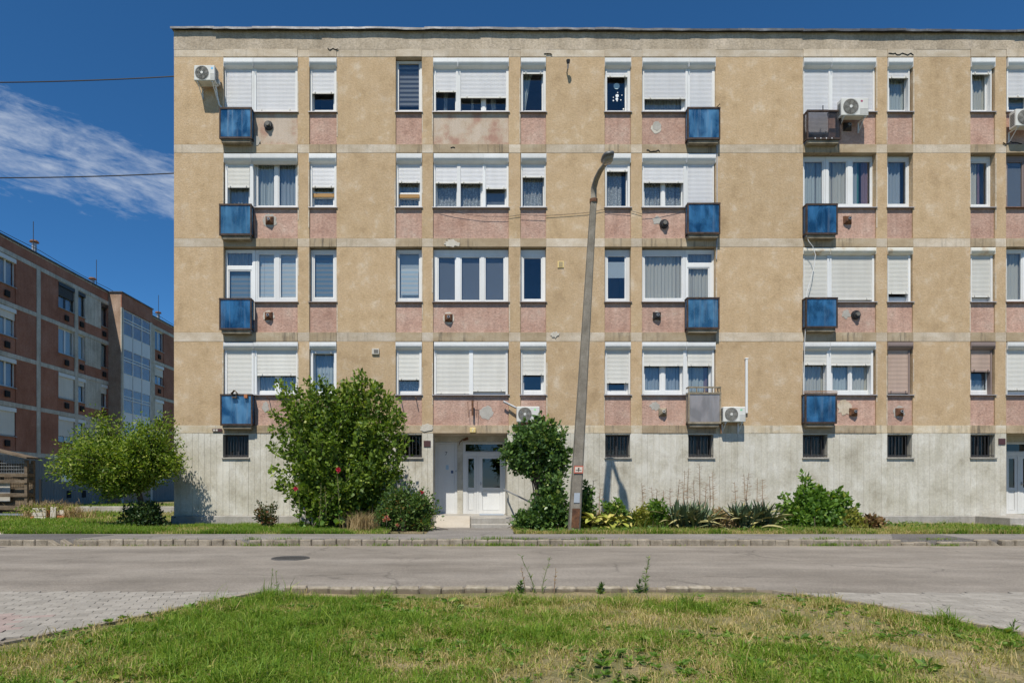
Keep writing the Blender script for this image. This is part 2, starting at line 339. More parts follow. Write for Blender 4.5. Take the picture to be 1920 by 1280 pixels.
# ------------------------------------------------------------------ main building
bld = thing('apartment_block', 'long tan apartment block with pink panels and blue balconies facing the street', 'apartment building', (fx(326), FY, .1))
cols = [(419,558),(580,631),(742,791),(812,954),(976,1024),(1134,1183),(1204,1342),(1506,1643),(1664,1712),(1820,1866),(1887,2030)]
segs = [326] + [q for c in cols for q in c] + [2085]
walls = [(segs[i], segs[i+1]) for i in range(0, len(segs), 2)]
XL, XR = fx(326), fx(2085)
ROW = {'A': (107, 109, 210, 271), 'B': (287, 288, 389, 447), 'C': (463, 464, 566, 623), 'D': (640, 641, 740, 797)}
DEPTH = 12.
def wallbox(name, mat, px0, px1, py0, py1, front=0., thick=.32, parent=bld):
    m = MB(); m.cbox(fx(px0), fx(px1), FY+front, FY+thick, fz(py1), fz(py0), c=.006); return m.build(name, mat, parent)
for r, (t, wt, wb, b) in ROW.items():
    for x0, x1 in walls: wallbox('wall_panel', m_tan, x0, x1, t, b, random.uniform(0, .006))
for r, (t, wt, wb, b) in ROW.items():                               # pale filler along the panel edges
    for x0, x1 in walls:
        for x, sg in ((x0, 1), (x1, -1)):
            if x in (326, 2085) or random.random() < .35: continue
            ya = random.uniform(t+2, t+60); yb = min(ya+random.uniform(40, 150), b-1); a_ = x+sg*.1; b_ = x+sg*random.uniform(1.2, 2.6)
            bx('joint_filler', m_filler, bld, fx(min(a_, b_)), fx(max(a_, b_)), FY-.003, FY+.02, fz(yb), fz(ya))
for i, (y0, y1) in enumerate([(93, 107), (271, 287), (447, 463), (623, 640), (797, 812)]):
    for j in range(len(segs)-1):
        wide = j % 2 == 0
        wallbox('band_panel', m_bandc if i == 4 and wide else m_bandl if wide or (i in (0,)) else m_bandd, segs[j], segs[j+1], y0, y1, random.uniform(-.003, .001) - (0 if wide else .016))
# parapet and its flashing (the roof edge runs very slightly downhill to the right)
pj = [326, 610, 880, 1100, 1340, 1600, 1830, 2085]
top = lambda px: 57.5 + (px-326)*.0034
for a, b in zip(pj, pj[1:]):
    m = MB(); x0, x1 = fx(a), fx(b)
    m.add([(x0,FY-.004,fz(93)),(x1,FY-.004,fz(93)),(x1,FY+.3,fz(93)),(x0,FY+.3,fz(93)),(x0,FY-.004,fz(top(a))),(x1,FY-.004,fz(top(b))),(x1,FY+.3,fz(top(b))),(x0,FY+.3,fz(top(a)))],
          [(0,3,2,1),(4,5,6,7),(0,1,5,4),(1,2,6,5),(2,3,7,6),(3,0,4,7)])
    m.build('parapet_panel', m_par, bld)
x = 322.
while x < 2085:
    L = random.uniform(70, 125); e = min(x+L, 2090); m = MB(); a, b = fx(x), fx(e)+.03
    za = fz(top(x))+.005+random.uniform(-.012, .02); zb = fz(top(e))+.005+random.uniform(-.012, .02); yo = FY-.10-random.uniform(0, .03)
    n = 6; V = []
    for k in range(n+1):
        q = k/n; z = za+(zb-za)*q + random.uniform(-.008, .008); xx = a+(b-a)*q
        V += [(xx, FY+.34, z+.05), (xx, yo, z+.035), (xx, yo-.004, z-.03+random.uniform(-.012, .012)), (xx, yo+.012, z-.028), (xx, yo+.014, z+.022), (xx, FY+.34, z+.035)]
    fs = []
    for k in range(n):
        for i in range(6): fs.append((k*6+i, k*6+(i+1) % 6, (k+1)*6+(i+1) % 6, (k+1)*6+i))
    m.add(V, fs); m.build('flashing_sheet', m_flash, bld); x = e
bx('roof', m_plinth, bld, XL, XR, FY+.3, FY+DEPTH, fz(75), fz(68))
bx('gable_wall', m_tan, bld, XL-.02, XL+.28, FY+.325, FY+DEPTH, .1, fz(62)-.1)
bx('rear_wall', m_tan, bld, XL, XR, FY+DEPTH, FY+DEPTH+.3, .1, fz(62)-.1)
# pink spandrels
worn = {('A', 3), ('A', 0)}
BAL = {0: (419, 476), 6: (1288, 1342), 7: (1506, 1556)}             # door bays of the columns with balconies
for r, (t, wt, wb, b) in ROW.items():
    for ci, (x0, x1) in enumerate(cols):
        a, e = x0, x1
        if ci in BAL: a, e = (BAL[ci][1], x1) if BAL[ci][0] == x0 else (x0, BAL[ci][0])
        wallbox('spandrel_panel', m_pinkworn if (r, ci) in worn else m_pink, a, e, wb, b, .045)

def sheetmesh(x0, x1, z0, z1, y, folds=0, amp=.03, bx0=None, bx1=None):
    bx0 = x0 if bx0 is None else bx0; bx1 = x1 if bx1 is None else bx1
    n = max(int((x1-x0)/.018), 1) if folds else 1; rows = 5 if folds else 1; V = []; fs = []
    ph = random.uniform(0, 6); 
    for j in range(rows+1):
        q = j/rows; a = x0+(bx0-x0)*q**.6; b = x1+(bx1-x1)*q**.6
        for i in range(n+1):
            s_ = i/n; V.append((a+(b-a)*s_, y + (amp*(math.sin(s_*(x1-x0)*58+ph)+.6*math.sin(s_*(x1-x0)*23+ph*2)) if folds else 0), z1+(z0-z1)*q))
    for j in range(rows):
        for i in range(n): fs.append((j*(n+1)+i, (j+1)*(n+1)+i, (j+1)*(n+1)+i+1, j*(n+1)+i+1))
    return MB().add(V, fs)
CUR = {'sheer': ('curtain', m_sheer, 1), 'cloth': ('curtain', m_cloth, 1), 'lace': ('curtain', m_lace, 1), 'blind': ('blind', m_blind, 0), 'dusk': ('blind', m_blind2, 0),
       'greyblind': ('blind', m_blindg, 0), 'film': ('frosted_film', m_film, 0), 'pale': ('blind', m_paleb, 0), 'teal': ('curtain', m_teal, 1), 'mauve': ('curtain', m_mauve, 1)}
def gridplate(m, X0, X1, Z0, Z1, holes, y0, y1):
    """plate X0..X1 x Z0..Z1 with rectangular holes, as butted bars"""
    xs = sorted({X0, X1, *[h[i] for h in holes for i in (0, 1)]}); zs = sorted({Z0, Z1, *[h[i] for h in holes for i in (2, 3)]})
    for i in range(len(xs)-1):
        xm = (xs[i]+xs[i+1])/2; run = None
        for k in range(len(zs)-1):
            zm = (zs[k]+zs[k+1])/2; solid = not any(h[0] < xm < h[1] and h[2] < zm < h[3] for h in holes)
            if solid: run = [zs[k], zs[k+1]] if run is None else [run[0], zs[k+1]]
            if run and (not solid or k == len(zs)-2): m.box(xs[i], xs[i+1], y0, y1, run[0], run[1]); run = None
def shutter_box(parent, a, b, zt, mat, h=.27):
    y = FY; d = .035
    m = MB(); m.prism([(y+.13, zt-.005), (y-d+.012, zt-.005), (y-d, zt-.02), (y-d, zt-h*.46), (y-d+.006, zt-h*.46-.008), (y-d+.006, zt-h*.53), (y-d-.002, zt-h*.55), (y+.0, zt-h*.78), (y+.075, zt-h), (y+.13, zt-h)], a, b)
    m.box(a-.006, a, y-d-.004, y+.13, zt-h, zt-.002); m.box(b, b+.006, y-d-.004, y+.13, zt-h, zt-.002)
    return m.build('shutter_box', mat, parent)
def shutter(parent, x0, x1, zt, zb, mat, off=.10):
    y = FY+off; m = MB(); h = .0385; n = max(int((zt-zb)/h), 1); h = (zt-zb)/n; V = []
    for k in range(n):
        z = zb+k*h
        for q, d in ((0, .004), (.06, -.002), (.5, -.007), (.86, -.001), (.9, .008)): V.append((q*h+z, y+d))
    V.append((zt, y+.004)); W_ = [(x0, yy, z) for z, yy in V] + [(x1, yy, z) for z, yy in V]; N = len(V)
    m.add(W_, [(i, N+i, N+i+1, i+1) for i in range(N-1)])
    o = m.build('roller_shutter', mat, parent); e = MB()
    e.box(x0, x1, y-.012, y+.015, zb-.035, zb)
    for q in (.14, .86): e.box(x0+(x1-x0)*q-.012, x0+(x1-x0)*q+.012, y-.04, y-.012, zb-.02, zb+.03)
    e.build('shutter_end_bar', m_cream if mat != m_brown else m_brownbox, parent); return o
def win(x0, x1, y0, y1, panes, shut=(), box=(), boxmat=m_white, boxh=.27, sill=m_sill, name='window', mat=m_white, off=.2, sh=m_shut, label=None, room=True, posts=()):
    X0, X1, Z0, Z1 = fx(x0)+.004, fx(x1)-.004, fz(y1), fz(y0)-.003
    Yf = FY+off; H = []; G = []
    for p in panes:
        a, b, c, d = fx(p[0], off), fx(p[1], off), fz(p[3], off), fz(p[2], off)
        a = max(a, X0+.05); b = min(b, X1-.05); G.append((a, b, max(c, Z0+.06), min(d, Z1-.06), *p[4:]))
    k = .036
    for g in G: H.append((g[0]-k, g[1]+k, g[2]-k, g[3]+k))
    m = MB(); gridplate(m, X0, X1, Z0, Z1, H, Yf, Yf+.07); w_ = m.build(name, mat, bld)
    if label: w_['label'] = label
    for g, h in zip(G, H):
        s_ = MB(); q = .0015; gridplate(s_, h[0]+q, h[1]-q, h[2]+q, h[3]-q, [g[:4]], Yf+.014, Yf+.06); s_.build('sash', mat, w_)
        bx('pane', m_glass, w_, g[0]-.004, g[1]+.004, Yf+.036, Yf+.042, g[2]-.004, g[3]+.004)
        if len(g) > 4 and g[4]:
            for kind in (g[4] if isinstance(g[4], list) else [g[4]]):
                o = {}; 
                if isinstance(kind, tuple): kind, o = kind
                nm, mt, fold = CUR[kind]; mt = random.choice((m_cloth, m_cloth, m_clothb, m_clothc)) if kind == 'cloth' else mt; wd = g[1]-g[0]; ht = g[3]-g[2]; f = o.get('x', (0, 1)); z = o.get('z', (0, 1)); yy = Yf+o.get('y', .11 if fold else .085)
                ext = .03 if f == (0, 1) else 0
                a, b = g[0]+wd*f[0]-ext, g[0]+wd*f[1]+ext; bb = o.get('bx')
                sheetmesh(a, b, g[2]+ht*z[0]-(.02 if z[0] == 0 else 0), g[2]+ht*z[1]+(.02 if z[1] == 1 else 0), yy, fold, .018, *( (g[0]+wd*bb[0], g[0]+wd*bb[1]) if bb else ())).build(nm, mt, w_)
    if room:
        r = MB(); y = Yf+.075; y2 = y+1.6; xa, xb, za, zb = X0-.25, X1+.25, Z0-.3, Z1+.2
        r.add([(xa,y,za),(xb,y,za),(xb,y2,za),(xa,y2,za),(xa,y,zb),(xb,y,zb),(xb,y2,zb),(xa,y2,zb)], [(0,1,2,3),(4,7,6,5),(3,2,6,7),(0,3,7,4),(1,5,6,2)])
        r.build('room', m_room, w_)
    zt = Z1
    for a, b in box: shutter_box(w_, fx(a, -.03), fx(b, -.03), fz(y0)-.004, boxmat, boxh)
    for s_ in shut:
        a, b = fx(s_[0], .1), fx(s_[1], .1); zb = fz(s_[2], .1)
        shutter(w_, a, b, zt-.1, zb, s_[3] if len(s_) > 3 else sh)
    for a, b in posts:
        bx('guide_rail', m_brownbox if sh == m_brown else mat, w_, fx(a, .08), fx(b, .08), FY+.075, Yf-.002, Z0+.03, zt-.12)
    if sill:
        s_ = MB(); s_.prism([(Yf-.002, Z0+.022), (FY-.035, Z0+.004), (FY-.037, Z0-.018), (FY-.031, Z0-.018), (FY-.029, Z0-.004), (Yf-.002, Z0+.012)], fx(x0)-.03 if name == 'window' else X0, fx(x1)+.03 if name == 'window' else X1)
        s_.build('sill', sill, w_)
    return w_
LIT = {'y': .10}
# ---- row A
A0, A1 = 109, 210
win(419, 476, A0, 266, [(428,467,132,205), (428,467,216,258)], [(424,472,250)], [(419.5,474)], name='balcony_door', sill=None, posts=[(419,424),(472.5,476)])
win(476, 558, A0, A1, [(484,515,130,203),(522,552,130,203)], [(480.5,554,206.5)], [(474.5,557.5)], posts=[(476.5,480.5),(554,558)])
win(580, 631, A0, A1, [(589,625,130,206,None)], [(585,627,174)], [(580,630.5)], posts=[(580.5,585),(627,631)])
win(742, 791, A0, A1, [(748,785.5,119,206,[('greyblind', {'y': .075,'z': (.1,1)})])], label='recessed window without shutter box, grey banded blind half drawn', off=.14)
win(812, 954, A0, A1, [(818,853.5,130,207,[('sheer', {'x': (.35,.8), 'bx': (.4,.55)})]), (864.5,902,130,207,[('sheer',{'x':(.5,.62)})]), (911.5,948,130,207,[('sheer',{'x':(.25,.5)})])],
    [(817,855,171),(863.5,949,182)], [(812.5,858),(859,953.5)], posts=[(812.5,817),(855,863.5),(949,954)])
win(976, 1024, A0, A1, [(981,1016,130,207,[('cloth', {'x': (.0,.62), 'bx': (-.05,.12)})])], [(980.5,1018.5,137)], [(977,1023)], posts=[(976.5,980.5),(1018.5,1024)])
win(1134, 1183, A0, A1, [(1139,1172,130,207)], [(1138,1176.5,143)], [(1134.5,1183)], posts=[(1134.5,1138),(1176.5,1182)])
win(1204, 1288, A0, A1, [(1209,1278,130,206,['sheer'])], [(1208,1285.5,184)], [(1205,1291.5)], posts=[(1204.5,1208),(1285.5,1288)])
win(1288, 1342, A0, 266, [(1298,1332,132,258)], [(1293.5,1335,250)], [(1292.5,1341.5)], name='balcony_door', sill=None, posts=[(1288.5,1293.5),(1335,1340)])
win(1506, 1556, A0, 266, [(1512,1550,132,258)], [(1508,1553.5,250)], [(1507.5,1560)], name='balcony_door', sill=None, posts=[(1506.2,1508),(1553.5,1556)])
win(1556, 1643, A0, A1, [(1563,1595,132,203),(1602,1632,132,203)], [(1560.5,1636.5,207)], [(1560.5,1642.5)], posts=[(1556.2,1560.5),(1636.5,1641)])
win(1664, 1712, A0, A1, [(1668,1697,135,206,[('cloth',{'z':(0,.94)})])], [(1666,1703,145)], [(1666,1712)], posts=[(1664,1666),(1703,1705.5)], label='narrow top floor window tilted open over a pale curtain')
win(1820, 1866, A0, A1, [(1824,1848,132,206,['cloth'])], [(1822,1857,138)], [(1822,1866)], posts=[(1820,1822),(1857,1859)])
win(1887, 2030, A0, A1, [(1892,1921,130,206,['dusk']),(1930,1964,130,206,['dusk']),(1974,2005,130,206)], [(1890,2016,181)], [(1890.5,2029)], posts=[(1887.5,1890),(2016,2022)])
# ---- row B
B0, B1 = 288, 389
win(419, 476, B0, 443, [(430.5,466,312,440,['sheer'])], [(426.5,468,350)], [(419.8,470)], name='balcony_door', sill=None, posts=[(422,426.5),(468.5,475)], sh=m_cream)
win(476, 558, B0, B1, [(482,513.5,302,385,['cloth']),(523.5,554,302,385,['cloth'])], [], [(470.5,557)], posts=[])
win(580, 631, B0, B1, [(589,624.5,312,360,['sheer']),(589,624.5,371.5,384.5,['sheer'])], [(585,627,350)], [(579.5,630)], posts=[(580.5,585),(627,631)])
win(742, 791, B0, B1, [(749,785,312,361,['sheer']),(749,785,373,385.5,['sheer'])], [(747,787.5,341)], [(743.5,790.5)], posts=[(743,747),(787.5,791)])
win(812, 954, B0, B1, [(820,856,312,386.5,['lace']),(864.5,901,312,386.5,['lace']),(912.5,946.5,312,384,[('film',{'y':.07})])],
    [(816.5,857,342),(863.5,905,342),(910.5,950,352.5)], [(813.5,907),(907.5,953)], posts=[(813,816.5),(857,863.5),(905,910.5),(950,953.5)])
win(976, 1024, B0, B1, [(981,1018,312,386,[('lace',{'x':(.02,.95)})])], [(979.5,1020.5,331)], [(977.5,1024)], posts=[(976.5,979.5),(1020.5,1024)])
win(1134, 1183, B0, B1, [(1138.5,1174,312,386,[('lace',{'x':(.0,.8)})])], [(1137.5,1177,320)], [(1136,1182.5)], posts=[(1134.5,1137.5),(1177,1181)])
win(1204, 1288, B0, B1, [(1208.5,1239,312,385.5,['lace']),(1247.5,1277.5,312,385.5,['lace'])], [(1206.5,1281.5,341)], [(1204.5,1288)], posts=[(1204.3,1206.5),(1281.5,1288)])
win(1288, 1342, B0, 443, [(1297,1332,312,436)], [(1289.5,1336,428)], [(1288.5,1342)], name='balcony_door', sill=None, posts=[(1288.2,1289.5),(1336,1338.5)])
win(1506, 1554, 288, 443, [(1509,1542,303,436,['cloth'])], name='balcony_door', sill=None, off=.17)
win(1554, 1643, 288, B1, [(1554.8,1587,303,382,['cloth']),(1599.5,1632,303,382,[('cloth',{'x':(0,.32)}),('teal',{'x':(.34,.46)}),('mauve',{'x':(.62,.98)})])], off=.17)
win(1664, 1712, 288, B1, [(1665.5,1699,303,382,[('cloth',{'x':(0,.82)})])], off=.17)
win(1820, 1866, 288, B1, [(1821,1851,305,383,[('cloth',{'x':(0,.55)}),('mauve',{'x':(.56,.75)})])], off=.17)
win(1887, 2030, 288, B1, [(1889.5,1917,304,387,[('film',{'y':.06})]),(1925,1958,304,387),(1966,2008,304,387)], off=.14, mat=m_brownbox, sill=m_rust)
# ---- row C
C0, C1 = 464, 566
win(419, 476, 465, 619, [(426,472.5,474,497.5,['sheer']),(430,469.5,508,612,['dusk'])], name='balcony_door', sill=None, off=.14)
win(476, 558, 465, C1, [(485.5,513.5,477,557.5,['blind']),(526,554.5,477,557.5,['blind'])], off=.14, sill=m_silld)
win(580, 631, 465, C1, [(590,624.5,477,557,['dusk'])], off=.14, sill=m_silld)
win(742, 791, 465, C1, [(749,785.5,475.5,558.5,[('pale',{'y':.11}),('blind',{'z':(.08,.67),'x':(.08,.96),'y':.06})])], off=.14, sill=m_silld)
win(812, 954, 465, C1, [(822.5,853,482.5,562,['film']),(865.5,899,482.5,562,['film']),(910.5,944,482.5,562,['film'])], off=.14, sill=m_silld)
win(976, 1024, 465, C1, [(982.5,1014.5,484,560)], off=.14, sill=m_silld)
win(1134, 1183, 465, C1, [(1140,1171.5,480.5,559.5,[('pale',{'z':(.5,.88),'y':.06})])], off=.14, sill=m_silld)
win(1204, 1288, 465, C1, [(1209.5,1278,480,558.5,['cloth'])], off=.14, sill=m_silld)
win(1288, 1342, 465, 619, [(1290.5,1335,476,492,['sheer']),(1291,1328,503,606,['cloth'])], name='balcony_door', sill=None, off=.14)
win(1506, 1556, C0, 619, [(1512,1548,485,612)], [(1508,1551,610)], [(1506.8,1557)], m_rustbox, .2, name='balcony_door', sill=None, posts=[(1506.2,1508),(1551,1556)], sh=m_cream)
win(1556, 1643, C0, C1, [(1562,1594,485,558),(1602,1632,485,558)], [(1559,1635,560)], [(1557.5,1642.5)], m_rustbox, .2, posts=[(1556.2,1559),(1635,1639)], sh=m_cream, label='window with rust streaked shutter box and closed cream shutter')
win(1664, 1712, C0, C1, [(1666,1698,485,557)], [(1665.5,1703,549)], [(1665,1711.5)], m_rustbox, .2, posts=[(1664,1665.5),(1703,1707)], sh=m_cream)
win(1820, 1866, C0, C1, [(1822,1850,485,557)], [(1821.5,1857,555)], [(1821,1866)], m_rustbox, .2, posts=[(1820,1821.5),(1857,1861)], sh=m_cream)
win(1887, 2030, C0, C1, [(1888.5,1915,475,561,['cloth']),(1924,1958,475,561),(1966,2008,475,561)], off=.14, sill=m_rust)
# ---- row D
D0, D1 = 641, 740
win(419, 476, D0, 793, [(430,466,668,785)], [(425.5,472,780)], [(419,474.5)], boxh=.22, name='balcony_door', sill=None, posts=[(420.5,425.5),(472,476)], sh=m_cream)
win(476, 558, D0, D1, [(486.5,515,665,732,['sheer']),(526,554,665,732,['sheer'])], [(481.5,555.5,702)], [(475,558)], boxh=.22, posts=[(477,481.5),(555.5,558)], sh=m_cream)
win(580, 631, D0, D1, [(591,625.5,664,733,[('cloth',{'z':(0,.66)}),('sheer',{'z':(.5,1)})])], [(587,626.5,661)], [(580.5,630)], boxh=.22, posts=[(582.5,587),(626.5,631)])
win(742, 791, D0, D1, [(749,784.5,666,733,['lace',('film',{'y':.16})])], [(747,786.5,710)], [(742,790.5)], boxh=.22, posts=[(743,747),(786.5,790.5)], sh=m_cream)
win(812, 954, D0, D1, [(822,875,666,733),(893,943,666,733)], [(818,879.5,736),(887,948,731.5)], [(814,953)], boxh=.22, posts=[(814,818),(879.5,887),(948,952)], sh=m_cream)
win(976, 1024, D0, D1, [(982.5,1014.5,666,731)], [(979.5,1020,701)], [(975.5,1024)], boxh=.22, posts=[(976.5,979.5),(1020,1023.5)], sh=m_cream)
win(1134, 1183, D0, D1, [(1141.5,1171,666,731)], [(1137.5,1178.5,716)], [(1135,1182.5)], boxh=.22, posts=[(1134.5,1137.5),(1178.5,1182)], sh=m_cream)
win(1204, 1288, D0, D1, [(1209.5,1237,666,731,['cloth']),(1248,1275,666,731,['cloth'])], [(1207,1281,684)], [(1204.5,1287)], boxh=.22, posts=[(1204.3,1207),(1281,1288)], sh=m_cream)
win(1288, 1342, D0, 793, [(1291,1329,666,780,[('cloth',{'x':(0,.8)}),('mauve',{'x':(.82,1)})])], [(1289,1335,684)], [(1287.5,1341.5)], boxh=.22, name='balcony_door', sill=None, posts=[(1335,1339)], sh=m_cream)
win(1506, 1556, D0, 793, [(1508.5,1545,666,780,['cloth'])], [(1508,1550,682)], [(1507,1556.5)], boxh=.24, name='balcony_door', sill=None, posts=[(1550,1556)], sh=m_cream)
win(1556, 1643, D0, D1, [(1561.5,1590.5,666,731,['cloth']),(1598,1627.5,666,731,['cloth'])], [(1558,1633,683)], [(1557,1642)], boxh=.22, posts=[(1556.2,1558),(1633,1637)], sh=m_cream)
win(1664, 1712, D0, D1, [(1667,1698,666,731)], [(1664.6,1702.5,735)], [(1665,1712)], m_brownbox, .22, posts=[(1703,1706)], sh=m_brown, label='narrow window with closed brown roller shutter')
win(1820, 1866, D0, D1, [(1821.5,1850.5,666,731,[('cloth',{'z':(0,.3)})])], [(1820.5,1856.5,695)], [(1821,1866)], m_brownbox, .22, posts=[(1857,1860)], sh=m_brown, label='narrow window with brown roller shutter half lowered')
win(1887, 2030, D0, D1, [(1892,1925,666,731),(1934,1960,666,731)], [(1888.5,2014,729)], [(1889.5,2029)], boxh=.22, posts=[(1887.3,1888.5),(2014,2020)], sh=m_cream)
w6 = [o for o in bld.children if o.name.startswith('window')][5]
for px, py, r_, c_ in ((1156, 162, 6, (.45,.60,.66)), (1157, 180, 3.2, (.75,.78,.8)), (1156.5, 186, 2.6, (.75,.78,.8)), (1150, 189, 1.4, (.8,.8,.8)), (1157, 189.5, 1.3, (.8,.8,.8)), (1164, 188, 1.1, (.8,.8,.8)), (1166, 179, 1, (.8,.8,.8)), (1150, 183, 1, (.8,.8,.8)), (1158, 174, 1, (.8,.8,.8)), (1169, 205, 1.6, (.8,.8,.75))):
    t_ = MB(); t_.disc((fx(px,.24), fz(py,.24)), r_*FY/F, FY+.234, 9); t_.build('sticker', plain('sticker', c_, .6), w6)
# orange planks fixed across two of the windows
for a, b, y0, y1 in ((586.5,626.5,363,369.5), (748,786.5,364.5,371)):
    w_ = bx('wooden_strip', m_woodb, bld, fx(a,.17), fx(b,.17), FY+.165, FY+.198, fz(y1,.17), fz(y0,.17))

# ---- balconies
def balcony(xl, xr, yt, yb, mat, d=.205, railm=m_rail, slats=False, open_top=False):
    Y = FY-d; a, b = (xl-CX)*Y/F, (xr-CX)*Y/F; zt, zb = HC+(CY-yt)*Y/F, HC+(CY-yb)*Y/F
    m = MB(); m.cbox(a+.03, b-.03, Y+.02, FY+.14, zb-.10, zb+.012, c=.012); sb = m.build('balcony', m_slab, bld)
    f = MB(); r = .02
    for x in (a, b):
        f.box(x-r, x+r, Y-r, Y+r, zb-.0, zt-.002); f.box(x-r*.8, x+r*.8, FY-.03, FY-.003, zb+.01, zt-.04)
        f.box(x-r*.9, x+r*.9, Y+r, FY-.001, zt-.05, zt-.004); f.box(x-r*.9, x+r*.9, Y+r, FY-.001, zb+.02, zb+.06)
    f.box(a-r-.004, b+r+.004, Y-r-.004, Y+r, zt-.05, zt); f.box(a+r, b-r, Y-r, Y+r*.6, zb, zb+.055)
    f.build('railing_frame', railm, sb)
    g = MB(); g.box(a+r, b-r, Y-.006, Y+.002, zb+.055, zt-.05); g.build('front_panel', mat, sb)
    for x in (a, b):
        bx('side_panel', mat, sb, x-.004, x+.004, Y+r, FY-.03, zb+.06, zt-.05)
    if open_top:
        q = MB(); zz = zt+.13
        q.box(a-.02, b+.02, Y-.02, Y+.02, zz, zz+.045)
        for i in range(5): x = a+(b-a)*i/4; q.box(x-.012, x+.012, Y-.012, Y+.012, zt, zz)
        for x in (a, b): q.box(x-.015, x+.015, Y+.02, FY-.003, zz+.002, zz+.04)
        q.build('top_rail', railm, sb)
    if slats:
        for i in range(4):
            x = a+(b-a)*(.22+.17*i); bx('rail_bolt', m_white, sb, x-.012, x+.012, Y-r-.012, Y-r-.004, zb+.012, zb+.045)
    return sb
for xl, xr, yt, yb, mt, kw in ((412.5,471,202,260.5,m_bluep,{}), (412.5,470.5,382.5,441.5,m_bluef,{}), (412.5,470.5,559,618.5,m_blue,{}), (414.5,472,738.5,797.5,m_bluep,{}),
        (1290,1349,201.5,262,m_bluep,{}), (1290,1349,380.5,439,m_blue,{}), (1289,1347.5,557.5,617,m_bluef,{}), (1291.5,1350.5,735.5,794,m_grey,{'railm':m_slab,'open_top':True}),
        (1514,1575.5,207,262,m_smoke,{'slats':True}), (1512.5,1569,382,440,m_blue,{}), (1511.5,1569,557.5,615,m_blue,{}), (1510.5,1567.5,738,794,m_blue,{'railm':m_rail})):
    balcony(xl, xr, yt, yb, mt, **kw)
q = MB(); a, b = fx(1506,-.2), fx(1569,-.2)
for z in (fz(734,-.2), fz(737,-.2)): q.tube([(a, FY-.23, z), ((a+b)/2, FY-.225, z+.012), (b, FY-.23, z)], .014)
tag(q.build('rusty_pipe_rail', m_railr), 'rusty double pipe along the top of the lowest blue balcony at the right', 'pipe')

# ---- flue terminals, vents
def flue_square(px, py, mat=m_rust, s=15, open_=False):
    a = s/2/63; x, z = fx(px), fz(py); y = FY+.045; m = MB()
    V = [(x-a,y-.002,z-a),(x+a,y-.002,z-a),(x+a,y-.002,z+a),(x-a,y-.002,z+a),(x-a,y-.03,z-a),(x+a,y-.03,z-a),(x+a,y-.03,z+a),(x-a,y-.03,z+a)]
    b = a*.5; V += [(x-b,y-.11,z-b),(x+b,y-.11,z-b),(x+b,y-.11,z+b*1.2),(x-b,y-.11,z+b*1.2)]
    fs = [(0,1,5,4),(1,2,6,5),(2,3,7,6),(3,0,4,7),(4,5,9,8),(5,6,10,9),(6,7,11,10),(7,4,8,11),(8,9,10,11)]
    o = m.add(V, fs).build('flue_cover', mat, bld)
    h = MB(); h.cyl((x, z+.01), a*.34, y-.15, y-.105, 10, a*.34); h.build('flue_pipe', m_galv if not open_ else m_ac, o)
    k = MB(); k.disc((x, z+.01), a*.22, y-.1515, 10); k.build('flue_mouth', m_dark, o)
def flue_round(px, py, mat=m_black, r=8.5):
    x, z = fx(px), fz(py); y = FY+.045; R_ = r/63; m = MB(); m.cyl((x, z), R_, y-.05, y, 20); m.cyl((x, z), R_*.72, y-.09, y-.048, 20, R_*.9)
    o = m.build('flue_cover', mat, bld, smooth=False); k = MB(); k.cyl((x, z), R_*.42, y-.15, y-.085, 12); k.build('flue_pipe', m_acd, o)
for a in ((505,413),(503.5,592),(841,595.5),(1590,412),(1601,772),(1687.5,772)): flue_square(*a)
flue_square(1232, 592, m_black); flue_square(1243, 772, m_slab, open_=True); flue_square(1590, 237, m_black)
for a in ((503,235),(1245.5,419.5),(1605.5,590)): flue_round(*a)
def blob(px, py, rx, ry, mat, off=.045, n=22, jit=.12, name='plaster_patch'):
    x, z = fx(px), fz(py); m = MB(); y = FY+off-.004; V = []
    rr = [1+random.uniform(-jit, jit) for _ in range(n)]
    for k in range(n): V.append((x+rx/63*rr[k]*math.cos(2*math.pi*k/n), y, z+ry/63*rr[k]*math.sin(2*math.pi*k/n)))
    V += [(vx+(x-vx)*.04, y-.003, vz+(z-vz)*.04) for vx, _, vz in V]
    m.add(V, [tuple(range(n, 2*n))] + [(k, (k+1) % n, n+(k+1) % n, n+k) for k in range(n)]); return m.build(name, mat, bld)
blob(1231, 240, 9.3, 9.5, m_patchw); blob(1232, 235, 8, 9, m_patch, .041); blob(912, 773, 12.5, 12.5, m_patch); blob(1233, 412, 9, 8, m_patch, jit=.25); blob(1229, 761, 9, 8, m_patch, jit=.25)
blob(1588, 588, 8, 8, m_patch, jit=.25); blob(497, 763, 6, 10, m_patch, jit=.2); blob(505, 413, 13, 13, m_patch, .042, jit=.15); blob(841, 595.5, 10.5, 11.5, m_patchw, .042, jit=.06)
blob(1232, 592, 8.6, 9, m_patchw, .042, jit=.05); blob(848, 457, 15, 6, m_patchw, -.026, jit=.3); blob(800, 802, 12, 7.5, m_patchw, -.018, jit=.2); blob(1040, 627, 8, 6, m_patchw, -.018, jit=.3)
blob(1585, 763, 12, 16, m_bandl, .042, jit=.25); blob(480, 265, 9, 9, m_patch, -.018, jit=.2); blob(1687, 772, 10.5, 11, m_patch, .042, jit=.2); blob(503, 592, 10, 10, m_patchw, .042, jit=.2)
